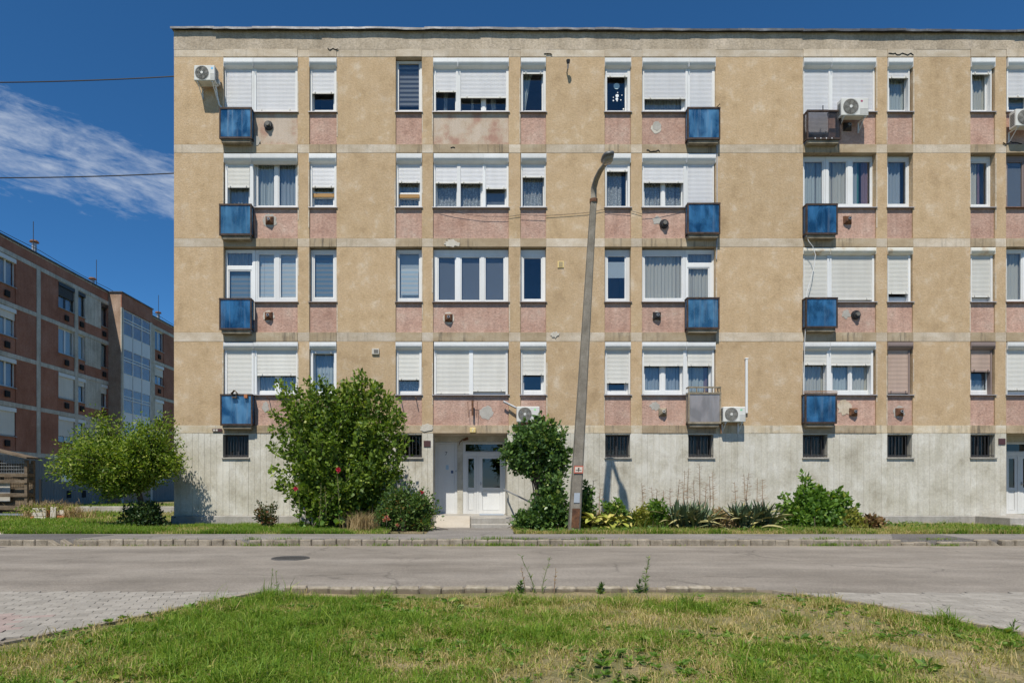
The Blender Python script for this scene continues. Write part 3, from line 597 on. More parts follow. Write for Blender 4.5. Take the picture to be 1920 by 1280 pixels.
for px, py, L, m_ in ((1665,103,48,m_dark),(1212,284,26,m_dark),(845,279,12,m_dark),(1880,269,36,m_dark),(615,94.5,22,m_dark),(1020,103,16,m_dark)):    # broken plaster cracks with a real lip
    pts = []; x = px
    while x < px+L: pts.append((x, py+random.uniform(-2.4, 2.4))); x += random.uniform(3, 6)
    m = MB()
    for (x0, z0), (x1, z1) in zip(pts, pts[1:]): m.tube([(fx(x0), FY-.022, fz(z0)), (fx(x1), FY-.022, fz(z1))], [.016, .012], 5)
    m.build('plaster_crack', m_, bld)

# ---- cast concrete base: one strip per shutter board
EY = FY+1.05
bwin = [(418,466),(742,791),(1135,1181.5),(1291,1338),(1505.5,1552),(1664,1710.5),(1820,1866)]
BT, BB, PL = 814.5, 858, 966
def strips(xa, xb):
    x = xa; 
    n = max(round((xb-xa)/11.), 1)
    return [(xa+(xb-xa)*i/n, xa+(xb-xa)*(i+1)/n) for i in range(n)]
cuts = [326, 418, 466, 742, 791, 812, 951, 1135, 1181.5, 1291, 1338, 1505.5, 1552, 1664, 1710.5, 1820, 1866, 1887, 2030, 2085]
for a, b in zip(cuts, cuts[1:]):
    if (a, b) in ((812, 951), (1887, 2030)): continue
    isw = (a, b) in bwin
    for s0, s1 in strips(a, b):
        fr = random.uniform(-.001, .005); g = .15/63*.5
        for y0, y1 in (((812, BT), (BB, PL)) if isw else ((812, PL),)):
            m = MB(); m.cbox(fx(s0)+g, fx(s1)-g, FY+fr, FY+.3, fz(y1), fz(y0), c=.005); m.build('concrete_strip', m_conc, bld)
for a, b in ((326, 812), (951, 1887), (2030, 2085)):
    m = MB(); m.box(fx(a)+(.0 if a > 326 else -.03), fx(b), FY+.02, FY+.31, -.1, fz(PL)-.001); m.build('base_core', m_plinth, bld)
    x = a
    while x < b:
        e = min(x+random.uniform(180, 320), b)
        m = MB(); m.cbox(fx(x)-(.06 if x == 326 else 0), fx(e), FY-.05-random.uniform(0, .02), FY+.3, -.1, fz(PL)-.002, c=.02); m.build('plinth_block', m_plinth, bld); x = e
for i, (a, b) in enumerate(bwin):
    w_ = MB(); X0, X1, Z0, Z1 = fx(a), fx(b), fz(BB), fz(BT); Yf = FY+.2
    gl = (X0+.05, X1-.05, Z0+.07, Z1-.05); xm = (X0+X1)/2
    holes = [(gl[0], xm-.02, gl[2], gl[3]), (xm+.02, gl[1], gl[2], gl[3])]; gridplate(w_, X0+.002, X1-.002, Z0, Z1, holes, Yf, Yf+.05)
    w_ = w_.build('basement_window', m_bar, bld)
    for h in holes: bx('pane', m_glassb, w_, h[0], h[1], Yf+.02, Yf+.026, h[2], h[3])
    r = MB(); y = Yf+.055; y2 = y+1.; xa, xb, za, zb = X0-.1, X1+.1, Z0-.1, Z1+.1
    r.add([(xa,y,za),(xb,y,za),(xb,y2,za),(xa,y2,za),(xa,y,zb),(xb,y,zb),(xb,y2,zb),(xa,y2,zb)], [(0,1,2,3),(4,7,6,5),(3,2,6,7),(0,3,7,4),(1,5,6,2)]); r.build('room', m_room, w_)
    if i == 2: sheetmesh(gl[0]+.02, gl[1], gl[2], gl[3]-.03, Yf+.07).build('curtain', m_lace, w_)
    if i in (3, 4): sheetmesh(gl[0], gl[1], gl[2], gl[3]-.02, Yf+.075).build('board', m_patch, w_)
    if i == 0: bx('cardboard_box', m_woodb, w_, X0+.09, X0+.33, Yf+.1, Yf+.3, Z0+.07, Z0+.24)
    n = 7 if i != 0 else 9
    for k in range(n):
        x = X0+(X1-X0)*(k+.6)/(n+.2); t = MB(); t.tube([(x, FY+.05, Z0+.03), (x+random.uniform(-.004,.004), FY+.05, Z1-.005)], .009, 6); t.build('bar', m_bar, w_)
    t = MB(); t.box(X0+.004, X1-.004, FY+.035, FY+.065, Z0+.06, Z0+.085); t.build('cross_bar', m_bar, w_)
    t = MB(); t.prism([(Yf-.002, Z0+.03), (FY-.045, Z0+.005), (FY-.045, Z0-.03), (Yf-.002, Z0-.03)], X0+.002-.03, X1+.04); t.build('sill', m_plinth, w_)

# ---- entrance recesses
def entrance(x0, x1, ox, side_door):
    a, b = fx(x0), fx(x1); zt = fz(812); zf = .40
    e = MB(); y = FY+.02
    e.add([(a,FY+.002,zf-.1),(a,EY+.1,zf-.1),(a,EY+.1,zt),(a,FY+.002,zt)], [(0,1,2,3)]); e.add([(b,FY+.002,zf-.1),(b,EY+.1,zf-.1),(b,EY+.1,zt),(b,FY+.002,zt)], [(3,2,1,0)])
    e.build('recess_side_wall', m_conc, bld)
    e = MB(); e.box(a, b, FY+.31, EY+.1, zt+.002, zt+.1); e.build('recess_ceiling', m_bandl, bld)
    q = lambda px: (px+ox-CX)*EY/F; zq = lambda py: HC+(CY-py)*EY/F
    e = MB(); e.box(a, b, EY-.03, EY+.16, zq(828), zt); e.box(a, q(815 if side_door else 868)-.002, EY-.03, EY+.16, zf-.1, zq(828)); e.box(q(948.5)+.002, b, EY-.03, EY+.16, zf-.1, zq(828))
    if side_door: e.box(q(857.6), q(867.8), EY-.05, EY+.16, zf, zq(828))
    e.build('recess_back_wall', m_conc, bld)
    room = MB()
    if side_door:
        d = MB(); gridplate(d, q(815), q(857.5), zf, zq(828.5), [(q(821.2), q(852.5), zf+.04, zq(832))], EY-.02, EY+.05); d = d.build('side_door', m_white, bld)
        bx('door_leaf', m_white, d, q(821.4), q(852.3), EY+.0, EY+.04, zf+.043, zq(832.3))
        bx('door_handle', m_galv, d, q(854), q(856), EY-.06, EY-.022, zq(884), zq(881.5))
        bx('notice', plain('notice_blue', (.35,.5,.62), .6), d, q(836), q(841), EY-.003, EY-.001, zq(880), zq(871.5))
        bx('notice', plain('notice_dark', (.06,.10,.2), .6), d, q(845.5), q(850), EY-.003, EY-.001, zq(887), zq(881.5))
    d = MB(); X0, X1 = q(868), q(948.5)
    gridplate(d, X0, X1, zf, zq(828.5), [(q(872), q(944), zq(847.5), zq(831)), (q(875.5), q(894), zf+.03, zq(855)), (q(897.5), q(943), zf+.03, zq(855))], EY-.025, EY+.05)
    d = d.build('entrance_door', m_white, bld)
    s_ = MB(); gridplate(s_, q(872.2), q(943.8), zq(847.3), zq(831.2), [(q(873), q(942.5), zq(845.8), zq(832.5))], EY-.01, EY+.035); s_.build('transom', m_white, d)
    bx('pane', m_glassd, d, q(872.8), q(942.7), EY+.01, EY+.016, zq(846), zq(832.3))
    for l0, l1, p0, p1 in ((875.7,893.8,878,888.8), (897.7,942.8,904.5,937.5)):
        s_ = MB(); gridplate(s_, q(l0), q(l1), zf+.033, zq(855.2), [(q(p0), q(p1), zq(913.5), zq(859.5)), (q(p0), q(p1), zq(956), zq(919.5))], EY-.012, EY+.035); s_.build('door_leaf', m_white, d)
        bx('pane', m_glassd, d, q(p0)-.003, q(p1)+.003, EY+.012, EY+.018, zq(913.7), zq(859.3))
        bx('door_panel', m_white, d, q(p0)+.012, q(p1)-.012, EY+.002, EY+.018, zq(955.4), zq(920.1))
        bx('door_panel_back', m_white, d, q(p0)-.003, q(p1)+.003, EY+.018, EY+.024, zq(956.4), zq(919.1))
    h = MB(); h.box(q(900.2), q(902), EY-.03, EY-.012, zq(909), zq(903)); h.tube([(q(901), EY-.03, zq(906.5)), (q(901), EY-.075, zq(906.5)), (q(905), EY-.078, zq(906))], .011); h.build('door_handle', m_galv, d)
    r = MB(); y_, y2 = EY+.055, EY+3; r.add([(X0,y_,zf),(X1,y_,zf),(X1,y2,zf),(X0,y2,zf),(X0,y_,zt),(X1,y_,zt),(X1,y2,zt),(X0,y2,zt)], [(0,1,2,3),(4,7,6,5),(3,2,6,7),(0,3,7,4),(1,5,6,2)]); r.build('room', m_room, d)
    return d
d1 = entrance(812, 951, 0, True); d2 = entrance(1887, 2030, 1013, False)
lamp = MB(); lx = (867.5-CX)*EY/F; lz = HC+(CY-824)*EY/F
lamp.tube([(lx-.12, EY-.03, lz-.25), (lx-.1, EY-.06, lz-.1), (lx, EY-.12, lz), (lx+.1, EY-.16, lz+.03)], .012); lamp.tube([(lx+.02, EY-.13, lz-.02), (lx+.16, EY-.18, lz+.03)], [.03, .05], 8)
tag(lamp.build('broken_lamp_bracket', m_rust), 'rusty broken lamp bracket on the wall between the two white doors of the entrance', 'lamp')
# steps, ramp, mat, handrail
def concrete_steps(ox, mirror, nm, lab):
    t = thing(nm, lab, 'steps', (fx(885+ox), 17.2, .13)); q = lambda px: (px+ox-CX)*17./F
    bx('landing', m_plinth, t, fx(812.5+ox)+.002, fx(950.5+ox)-.002, FY-.055, EY+.05, .1, .398, c=.012)
    a, b = (q(882), q(957)) 
    bx('step', m_plinth, t, a, b, 17.0, FY-.057, .05, .396, c=.02); bx('step', m_plinth, t, a+.02, b+.05, 16.72, 16.998, .05, .232, c=.02)
    return t
st = concrete_steps(0, False, 'entrance_steps', 'worn concrete landing and low steps below the white entrance door numbered seven')
rp = MB(); q = lambda px: (px-CX)*17./F
rp.add([(q(815), FY-.06, .392), (q(881), FY-.06, .392), (q(881), 16.7, .145), (q(815), 16.7, .145), (q(815), FY-.06, .05), (q(881), FY-.06, .05), (q(881), 16.7, .05), (q(815), 16.7, .05)],
       [(0,3,2,1),(0,1,5,4),(1,2,6,5),(2,3,7,6),(3,0,4,7)]); tag(rp.build('access_ramp', surf('ramp_concrete', [(.44,.39,.325),(.52,.47,.40)], sc=2)), 'short sloping beige concrete ramp left of the entrance steps', 'ramp')
st2 = concrete_steps(1013, False, 'entrance_steps', 'low concrete steps below the second white entrance door at the right edge')
tag(bx('door_mat', plain('mat_blue', (.30,.34,.40), .9), None, (899-CX)*18.6/F, (945-CX)*18.6/F, 18.3, 19.1, .399, .415, c=.004), 'grey blue doormat lying on the landing before the entrance door', 'doormat')
hr = thing('handrail', 'grey steel handrail sloping down beside the entrance steps', 'handrail', tuple(P(946, 918, 18.2)))
t = MB(); t.tube([P(944.5,917,18.2), P(970,929,17.5), P(1004,946,16.6)], .026, 8); t.build('rail', m_galv, hr)
for px, py, y in ((949,919.5,18.12), (997,943,16.8)): t = MB(); p = P(px, py, y); t.tube([p, (p.x+.04, p.y+.02, p.z-.09), (p.x+.06, 18.24, p.z-.1)] if y > 18 else [p, (p.x, p.y, .12)], .014, 6); t.build('bracket' if y > 18 else 'post', m_galv, hr)
# ------------------------------------------------------------------ ground, road, pavement
def asphalt(name, cols, bands=True, crack=.45):
    t = NT(name); c = t.ramp(t.noise(t.pos(.35, 1, 1), .9, 7, .6), [(.3, cols[0]), (.5, cols[1]), (.7, cols[2])])
    f = t.noise(t.pos(), 75, 3, .8); c = t.mixc(1., c, t.ramp(f, [(.3, g3(.62)), (.52, g3(1.)), (.72, g3(1.7))]), 'MULTIPLY')
    f2 = t.noise(t.pos(), 24, 4, .8); c = t.mixc(1., c, t.ramp(f2, [(.3, g3(.72)), (.7, g3(1.22))]), 'MULTIPLY'); c = t.mixc(1., c, t.ramp(t.noise(t.pos(.8, 1, 1), 1.3, 6, .75), [(.35, g3(.84)), (.62, g3(1.06))]), 'MULTIPLY')
    if bands:
        w_ = t.noise(t.pos(.06, 1.5, 1), 1.1, 4, .55); c = t.mixc(1., c, t.ramp(w_, [(.35, g3(.92)), (.65, g3(1.05))]), 'MULTIPLY')
    v = t.n('ShaderNodeTexVoronoi', {'Scale': .35}, feature='DISTANCE_TO_EDGE')
    wv = t.n('ShaderNodeVectorMath', operation='ADD'); t.set(wv, 0, t.pos(1, 1.2, 1)); nv = t.n('ShaderNodeTexNoise', {'Vector': t.pos(), 'Scale': 3., 'Detail': 4}); 
    sc = t.n('ShaderNodeVectorMath', operation='SCALE'); t.set(sc, 0, nv.outputs['Color']); sc.inputs['Scale'].default_value = .35; t.set(wv, 1, sc.outputs[0]); t.set(v, 'Vector', wv.outputs[0])
    cm = t.math('MULTIPLY', t.ramp(v.outputs['Distance'], [(0, g3(1)), (.011, g3(0))]), t.ramp(t.noise(t.pos(), .45, 2, .5), [(.47, g3(0)), (.56, g3(crack))]))
    c = t.mixc(cm, c, (.04, .036, .03))
    if bands:                                                       # sand and grit lying along the far gutter
        sy = t.n('ShaderNodeSeparateXYZ'); t.set(sy, 0, t.pos()); g_ = t.math('ADD', sy.outputs[1], t.math('MULTIPLY', t.math('SUBTRACT', t.noise(t.pos(.5, 1, 1), 3., 5, .7), .5), .9))
        c = t.mixc(t.ramp(t.math('SUBTRACT', g_, 12.2), [(.3, g3(0)), (.75, g3(.6))]), c, (.31, .265, .205))
    t.set(t.b, 'Base Color', c); t.b.inputs['Roughness'].default_value = .92; t.b.inputs['Specular IOR Level'].default_value = .25
    b = t.n('ShaderNodeBump', {'Strength': .5, 'Distance': .008, 'Height': f}); t.set(t.b, 'Normal', b.outputs[0]); return t.mat
m_road = asphalt('road_asphalt', [(.188, .165, .139), (.239, .212, .181), (.294, .264, .228)])
m_walk = asphalt('pavement_asphalt', [(.18, .164, .148), (.22, .202, .184), (.26, .241, .222)], False)
m_walkd = asphalt('pavement_asphalt_dark', [(.105, .098, .094), (.13, .122, .117), (.16, .15, .144)], False)
m_pad = surf('pale_concrete', [(.38, .33, .27), (.46, .40, .33), (.52, .47, .40)], sc=.8, bump=.2, speck=.12)
m_kerb = surf('kerb_stone', [(.18, .15, .11), (.27, .23, .175), (.36, .31, .245)], sc=5, bump=.5, bsc=60, speck=.22, var=.14)
m_kerbf = surf('kerb_weathered', [(.22, .19, .145), (.36, .315, .25), (.46, .41, .34)], sc=7, bump=.6, bsc=50, speck=.25, var=.14)
m_soil = surf('dry_soil', [(.17, .13, .085), (.27, .21, .14), (.36, .29, .20)], sc=3, bump=.8, bsc=30, speck=.25, bdist=.03)
m_turf = surf('turf_soil', [(.09, .12, .03), (.18, .17, .07), (.30, .24, .13), (.38, .30, .19)], sc=1.6, bump=.8, bsc=40, speck=.3, bdist=.03, lo=.32, hi=.72)
m_far = surf('yard_grass', [(.075, .11, .025), (.12, .14, .04), (.22, .19, .08), (.31, .25, .14)], sc=.45, bump=.9, bsc=14, speck=.35, bdist=.05, lo=.35, hi=.75)
m_paver = surf('paver_grey', [(.262, .24, .208), (.335, .31, .273)], sc=4, bump=.3, bsc=80, speck=.15, var=.14)
m_paverr = surf('paver_red', [(.29, .225, .20), (.34, .27, .243)], sc=4, bump=.3, bsc=80, speck=.15, var=.1)
m_sand = surf('joint_sand', [(.15, .13, .10), (.20, .175, .14)], sc=5, bump=.4, speck=.2)
def structure(o): o['kind'] = 'structure'; return o
def flat(name, mat, pts, z):
    m = MB(); m.add([(x, y, z) for x, y in pts], [tuple(range(len(pts)))]); return structure(m.build(name, mat))
KY, RY0 = 12.97, 7.3                       # far kerb face, near road edge
flat('ground', m_far, [(-400, -200), (400, -200), (400, 500), (-400, 500)], -.06)
flat('road', m_road, [(-120, 7.0), (120, 7.0), (120, KY+.1), (-120, KY+.1)], 0)
WB = 14.62                                  # back edge of the pavement
def slab(name, mat, pts, z0, z1):
    m = MB(); n = len(pts); m.add([(x, y, z0) for x, y in pts] + [(x, y, z1) for x, y in pts], [tuple(range(n, 2*n)), tuple(range(n))[::-1]] + [(i, (i+1) % n, n+(i+1) % n, n+i) for i in range(n)])
    return structure(m.build(name, mat))
slab('pavement', m_walk, [(-13.2, KY+.155), (60, KY+.155), (60, WB), (-9.2, WB), (-11.2, WB)], -.05, .125)
slab('footpath', m_walk, [((818-CX)*WB/F-.25, WB+.001), ((955-CX)*WB/F+.1, WB+.001), ((957-CX)*17/F+.05, 16.71), ((812-CX)*17/F, 16.71)], -.05, .127)
slab('driveway', m_pad, [(-60, KY+.155), (-13.203, KY+.155), (-11.203, WB), (-10.6, WB+.35), (-60, WB+.6)], -.05, .124)
flat('asphalt_patch', m_walkd, [(-11.6, KY+.35), (-8.6, KY+.17), (-8.3, WB-.3), (-9.6, WB-.004), (-10.8, WB-.1)], .1292)
flat('asphalt_patch', m_walkd, [((1672-CX)*13.2/F, KY+.2), ((1815-CX)*13.2/F, KY+.17), ((1760-CX)*14.5/F, WB-.06), ((1676-CX)*14.5/F, WB-.02)], .1292)
flat('asphalt_patch', m_walkd, [((958-CX)*13.2/F, KY+.6), ((1080-CX)*13.2/F, KY+.2), ((1070-CX)*13.2/F, KY+.17), ((945-CX)*13.2/F, KY+.17)], .1292)
slab('verge', m_turf, [(-60, WB+.61), (-10.6, WB+.352), (-11.2, WB+.001), (-2.0, WB+.001), (-2.0, 18.3), (-9.2, 18.3), (-9.2, 60), (-60, 60)], -.05, .118)
slab('verge', m_turf, [(1.1, WB+.002), (60, WB+.002), (60, 18.3), (1.1, 18.3)], -.05, .118)
slab('verge', m_turf, [(-1.999, WB+.8), (1.099, WB+.8), (1.099, 18.3), (-1.999, 18.3)], -.05, .112)
# kerbs: every stone is a piece
def stone_mesh(name, L, W_, Hh, seed, broken=False):
    rs = random.Random(seed); m = MB(); m.cbox(-L/2+.003, L/2-.003, 0, W_, -.12, Hh, c=.02); 
    m.v = [(x+rs.uniform(-.006, .006), y+rs.uniform(-.006, .006), z+rs.uniform(-.006, .006)) for x, y, z in m.v]
    if broken: m.v = [(x-max(0, x)*.35*(z > 0), y, z-max(0, (x+.02))*.8*(z > .03)) for x, y, z in m.v]
    return m
vrs = [stone_mesh('kerb_stone', .262, .15, .13, k) for k in range(4)]; brk = stone_mesh('kerb_stone', .262, .15, .13, 9, True)
kb = structure(thing('kerb', None, None, (0, KY, 0)))
protos = []
for m in vrs + [brk]: protos.append(m)
kmesh = []
x = -15.8; i = 0
while x < 16.5:
    long_ = .262 if x > -11.5 else .47
    v_ = 4 if any(abs(x-q) < .14 for q in (-8.8, -4.85, 11.0, 9.6)) else random.randrange(4)
    if len(kmesh) < 5:
        for m in protos:
            o = m.build('kerb_stone', m_kerb, kb, local=True); kmesh.append(o.data); C.objects.unlink(o); bpy.data.objects.remove(o)
    o = bpy.data.objects.new('kerb_stone', kmesh[v_]); C.objects.link(o); o.parent = kb
    o.location = (x+long_/2, random.uniform(-.012, .012)+(.0), random.uniform(-.012, .008) - (.05 if 9 < x < 10.6 else 0)); o.rotation_euler = (random.uniform(-.03, .03), random.uniform(-.012, .012), random.uniform(-.02, .02)); o.scale = (long_/.262, 1, 1)
    x += long_+random.uniform(.001, .007)
t = NT('kerb_soiled'); sx = t.n('ShaderNodeSeparateXYZ'); t.set(sx, 0, t.pos())
c_ = t.ramp(t.noise(t.pos(), 7., 6, .7), [(.3, (.20, .17, .125)), (.5, (.32, .28, .215)), (.7, (.41, .36, .29))]); h_ = t.math('ADD', sx.outputs[2], t.math('MULTIPLY', t.math('SUBTRACT', t.noise(t.pos(), 9., 4, .7), .5), .12))
c_ = t.mixc(t.ramp(h_, [(.045, g3(.85)), (.095, g3(0))]), c_, (.13, .10, .065)); t.set(t.b, 'Base Color', c_); t.b.inputs['Roughness'].default_value = .95
m_kerbf = t.mat
nk = structure(thing('kerb', None, None, (0, 7.12, 0)))
nm = []
for k in range(3):
    o = stone_mesh('kerb_stone', .262, .12, .088, 20+k).build('kerb_stone', m_kerbf, nk, local=True); nm.append(o.data); bpy.data.objects.remove(o)
x = -2.42
while x < 3.5:
    o = bpy.data.objects.new('kerb_stone', nm[random.randrange(3)]); C.objects.link(o); o.parent = nk
    o.location = (x+.13, random.uniform(-.012, .012), random.uniform(-.016, .006)-(.05 if x < -2.2 or x > 3.3 else 0)); o.rotation_euler = (random.uniform(-.03, .03), random.uniform(-.01, .01), random.uniform(-.015, .015)); x += .262
# lawn bed between the two driveway mouths
LE = [(7.12, -2.44), (6.6, -2.72), (6.17, -2.96), (5.4, -3.33), (4.79, -3.67), (4.0, -4.2), (-3, -9.2)]
RE = [(7.12, 3.52), (6.8, 3.8), (6.25, 4.20), (5.68, 4.36), (5.08, 4.62), (4.0, 5.1), (-3, 9.4)]
ys_ = [q[0] for q in LE][::-1]; le = lambda y: np.interp(y, ys_, [q[1] for q in LE][::-1])
yr_ = [q[0] for q in RE][::-1]; re = lambda y: np.interp(y, yr_, [q[1] for q in RE][::-1])
def lawn_h(x, y): return .015 + .05*(fbm(x, y, .5, 2)-.5) + .03*(fbm(x, y, 2.5, 4)-.5)
ny, nx = 150, 120; V = []; Yg = np.linspace(7.12, -3, ny)
for y in Yg:
    a, b = le(y), re(y); X = np.linspace(a, b, nx); h = lawn_h(X, np.full(nx, y)); e = np.minimum(np.arange(nx), nx-1-np.arange(nx))/nx
    h = np.where(e < .02, 0.012, h); V.append(np.stack([X, np.full(nx, y), h], 1))
V = np.concatenate(V); I = np.arange(ny*nx).reshape(ny, nx); Fq = np.stack([I[:-1,:-1], I[1:,:-1], I[1:,1:], I[:-1,1:]], -1).reshape(-1, 4)
lawn = structure(np_mesh('lawn', V, Fq, m_turf, smooth=True))
# edging strips along the driveway mouths
def edging(pts, z):
    m = MB(); n = len(pts)
    for (y0, x0), (y1, x1) in zip(pts, pts[1:]):
        d = Vector((x1-x0, y1-y0, 0)); k = max(int(d.length/.5), 1)
        for i in range(k):
            p, q = Vector((x0, y0, 0))+d*(i/k), Vector((x0, y0, 0))+d*((i+.985)/k); s_ = Vector((-d.y, d.x, 0)).normalized()*.03
            zz = z+random.uniform(-.006, .006)
            b = MB(); a4 = [p-s_, q-s_, q+s_, p+s_]; b.add([(w_.x, w_.y, -.1) for w_ in a4]+[(w_.x, w_.y, zz) for w_ in a4], [(0,1,2,3),(4,7,6,5),(0,4,5,1),(1,5,6,2),(2,6,7,3),(3,7,4,0)])
            o = b.build('edging_stone', m_kerb, par)
par = structure(thing('edging', None, None, (-3, 6, 0))); edging(LE[:6], .035)
par = structure(thing('edging', None, None, (4, 6, 0))); edging(RE[:6], .045)
# block paving
def paving(name, x0, x1, y0, y1, ok, red, L, W_, ang):
    root = structure(thing(name, None, None, ((x0+x1)/2, (y0+y1)/2, 0)))
    bx('joint_bed', m_sand, root, x0, x1, y0, y1, -.05, .004)
    ms = []
    for mt in (m_paver, m_paverr):
        m = MB(); g = .002; m.cbox(-L/2+g, L/2-g, -W_/2+g, W_/2-g, -.03, .0, c=.0035); o = m.build('paver', mt, None, local=True); ms.append(o.data); bpy.data.objects.remove(o)
    pts = []; ca, sa = math.cos(ang), math.sin(ang); n = int(9/W_)
    for j in range(-n, n):
        for i in range(-int(9/L), int(9/L)):
            a, b = (i+(.5 if j % 2 else 0))*L, j*W_; x = (x0+x1)/2+a*ca-b*sa; y = (y0+y1)/2+a*sa+b*ca
            if ok(x, y): pts.append((x, y))
    def key(p): return p[1]+ (0 if abs((p[0])/p[1]*F+CX-960) < 975 else 50)
    pts.sort(key=key); mb = MB()
    for k, (x, y) in enumerate(pts):
        rd = red(x, y); z = .022+random.uniform(-.0022, .0022)
        if k < 300:
            o = bpy.data.objects.new('paver', ms[1 if rd else 0]); C.objects.link(o); o.parent = root; o.location = Vector((x, y, z))-root.location
            o.rotation_euler = (random.uniform(-.012, .012), random.uniform(-.012, .012), ang+random.uniform(-.012, .012))
        else:
            g = .005; mb.mi = 1 if rd else 0; cs = [(sx*(L/2-g), sy*(W_/2-g)) for sx, sy in ((-1,-1),(1,-1),(1,1),(-1,1))]
            cr = [(x+a*ca-b*sa, y+a*sa+b*ca) for a, b in cs]
            mb.add([(a, b, -.01) for a, b in cr]+[(a, b, z) for a, b in cr], [(4,5,6,7),(0,1,5,4),(1,2,6,5),(2,3,7,6),(3,0,4,7)])
    if mb.v: o = mb.build('paver_field', [m_paver, m_paverr], root); o['kind'] = 'stuff'
paving('block_paving', -9.5, -2.3, 3.4, 7.26, lambda x, y: 3.5 < y < 7.2 and -9.4 < x < le(y)-.14, lambda x, y: vnoise(x, y, .9, 3) > .60 and x < -4.0 and random.random() < .85, .2, .1, .32)
paving('block_paving', 3.45, 11.5, 3.4, 7.19, lambda x, y: 3.5 < y < 7.12 and re(y)+.12 < x < 11.4, lambda x, y: False, .2, .1, -.18)
# manhole
flat('asphalt_patch', m_walkd, [(-16, 12.1), (-9.9, 12.25), (-9.6, 12.75), (-16, 12.9)], .004)
mh = thing('manhole_cover', 'round dark slotted iron drain cover set in the road surface', 'manhole cover', ((545-CX)*10.7/F, 10.7, .004))
p = mh.location; m = MB(); n = 28; m.add([(p.x+.31*math.cos(2*math.pi*k/n), p.y+.31*math.sin(2*math.pi*k/n), .006) for k in range(n)], [tuple(range(n))]); m.build('cover', m_dark, mh)
for k in range(-6, 7):
    xx = .047*k; h = math.sqrt(max(.30**2-xx*xx, .001)); bx('grate_bar', m_grate, mh, p.x+xx-.011, p.x+xx+.011, p.y-h, p.y+h, .0065, .011)
m = MB(); m.tube([(p.x+.315*math.cos(2*math.pi*k/n), p.y+.315*math.sin(2*math.pi*k/n), .004) for k in range(n+1)], .012, 6); m.build('frame_ring', m_grate, mh)

# ------------------------------------------------------------------ left apartment building, seen along its facade
LX = -25.4
def ly(px): return -LX*F/(CX-px)
m_lb = surf('brown_render', [(.29, .12, .074), (.37, .165, .107), (.42, .21, .148)], sc=.8, bump=.4, bsc=14, speck=.14, streak=.12, var=.06)
m_lg = surf('grey_band', [(.46, .415, .345), (.58, .54, .46), (.68, .64, .57)], sc=1.2, bump=.3, bsc=14, speck=.13, streak=.25, var=.05)
m_corr = surf('corrugated_grey', [(.22, .22, .205), (.27, .27, .255)], sc=1., bump=0, speck=.06, streak=.12)
Z0 = HC; ROOF = Z0+13.6
lb = thing('apartment_block', 'brown and grey four storey apartment block in shade, seen obliquely at the left', 'apartment building', (LX, 40, 0))
bands = [12.85, 10.05, 7.25, 4.55, 1.85]
YA, YB = 20., 62.
bx('core_wall', m_lb, lb, LX-11, LX-.26, YA, YB, 0, ROOF-.05)
bx('roof_slab', m_lg, lb, LX-11.1, LX-.005, YA-.1, YB+.1, ROOF-.05, ROOF+.02)
ed = [YA, 26, ly(-60), ly(0-14), ly(28.5), ly(68), ly(75), ly(109), ly(139), ly(141), ly(146.5), ly(159), ly(160.5), ly(188.5), ly(201), ly(203)]
def lpanel(y0, y1, z0, z1, mat, name='wall_panel', d=0., th=.25, X=LX): 
    m = MB(); m.box(X-th, X+d, y0, y1, z0, z1); return m.build(name, mat, lb)
def lwin(y0, y1, z0, z1, X=LX, shut=0., dark=False, mull=1, rec=.12, sb=True, curtain=False):
    fm = m_black if dark else m_white
    m = MB(); x0, x1 = X-rec-.05, X-rec; f = .06
    m.box(x0, x1, y0, y1, z0, z0+f); m.box(x0, x1, y0, y1, z1-f, z1); m.box(x0, x1, y0, y0+f, z0+f, z1-f); m.box(x0, x1, y1-f, y1, z0+f, z1-f)
    for k in range(mull): ym = y0+(y1-y0)*(k+1)/(mull+1); m.box(x0+.001, x1+.001, ym-.06, ym+.06, z0+f, z1-f)
    w_ = m.build('window', fm, lb)
    bx('pane', m_glass, w_, X-rec-.03, X-rec-.024, y0+f-.004, y1-f+.004, z0+f-.004, z1-f+.004)
    bx('room', m_room, w_, X-.26-.05, X-.255, y0, y1, z0, z1)
    if curtain: bx('curtain', m_cloth, w_, X-rec-.08, X-rec-.075, y0+f, y1-f, z0+f, z1-f)
    m = MB(); m.box(X-rec, X+.05, y0-.03, y1+.03, z0-.045, z0-.01); m.build('sill', m_sill, w_)
    if sb:
        m = MB(); m.box(X-rec, X+.03, y0, y1, z1-.22, z1-.002); m.build('shutter_box', m_rustbox if dark else m_white if not dark else m_black, w_) if not dark else m.build('shutter_box', m_black, w_)
    if shut:
        n = int((z1-.22-z0)*shut/.05); m = MB(); zt = z1-.221; X_ = X-.05
        for k in range(n): zz = zt-(k+1)*.05; m.add([(X_, y0+.05, zz), (X_, y1-.05, zz), (X_+.008, y1-.05, zz+.012), (X_+.008, y0+.05, zz+.012), (X_+.008, y0+.05, zz+.044), (X_+.008, y1-.05, zz+.044), (X_, y1-.05, zz+.05), (X_, y0+.05, zz+.05)], [(0,1,2,3),(3,2,5,4),(4,5,6,7)])
        m.build('roller_shutter', m_black if dark else m_cream, w_)
    return w_
def lvent(y, z, X=LX): 
    o = bx('vent', m_dark, lb, X-.01, X+.06, y-.17, y+.17, z-.17, z+.17); return o
lpanel(YA, ly(203), 12.95+Z0, ROOF-.051, m_lb, 'parapet_panel'); ye = ly(263.5)
lpanel(ye, YB, 12.95+Z0, ROOF-.051, m_lb, 'parapet_panel')
m = MB(); m.box(LX-.1, LX+.08, YA-.1, ly(203), ROOF+.021, ROOF+.10); m.build('roof_edge', m_flash, lb)
m = MB(); m.box(LX-.1, LX+.08, ye, YB, ROOF+.021, ROOF+.10); m.build('roof_edge', m_flash, lb)
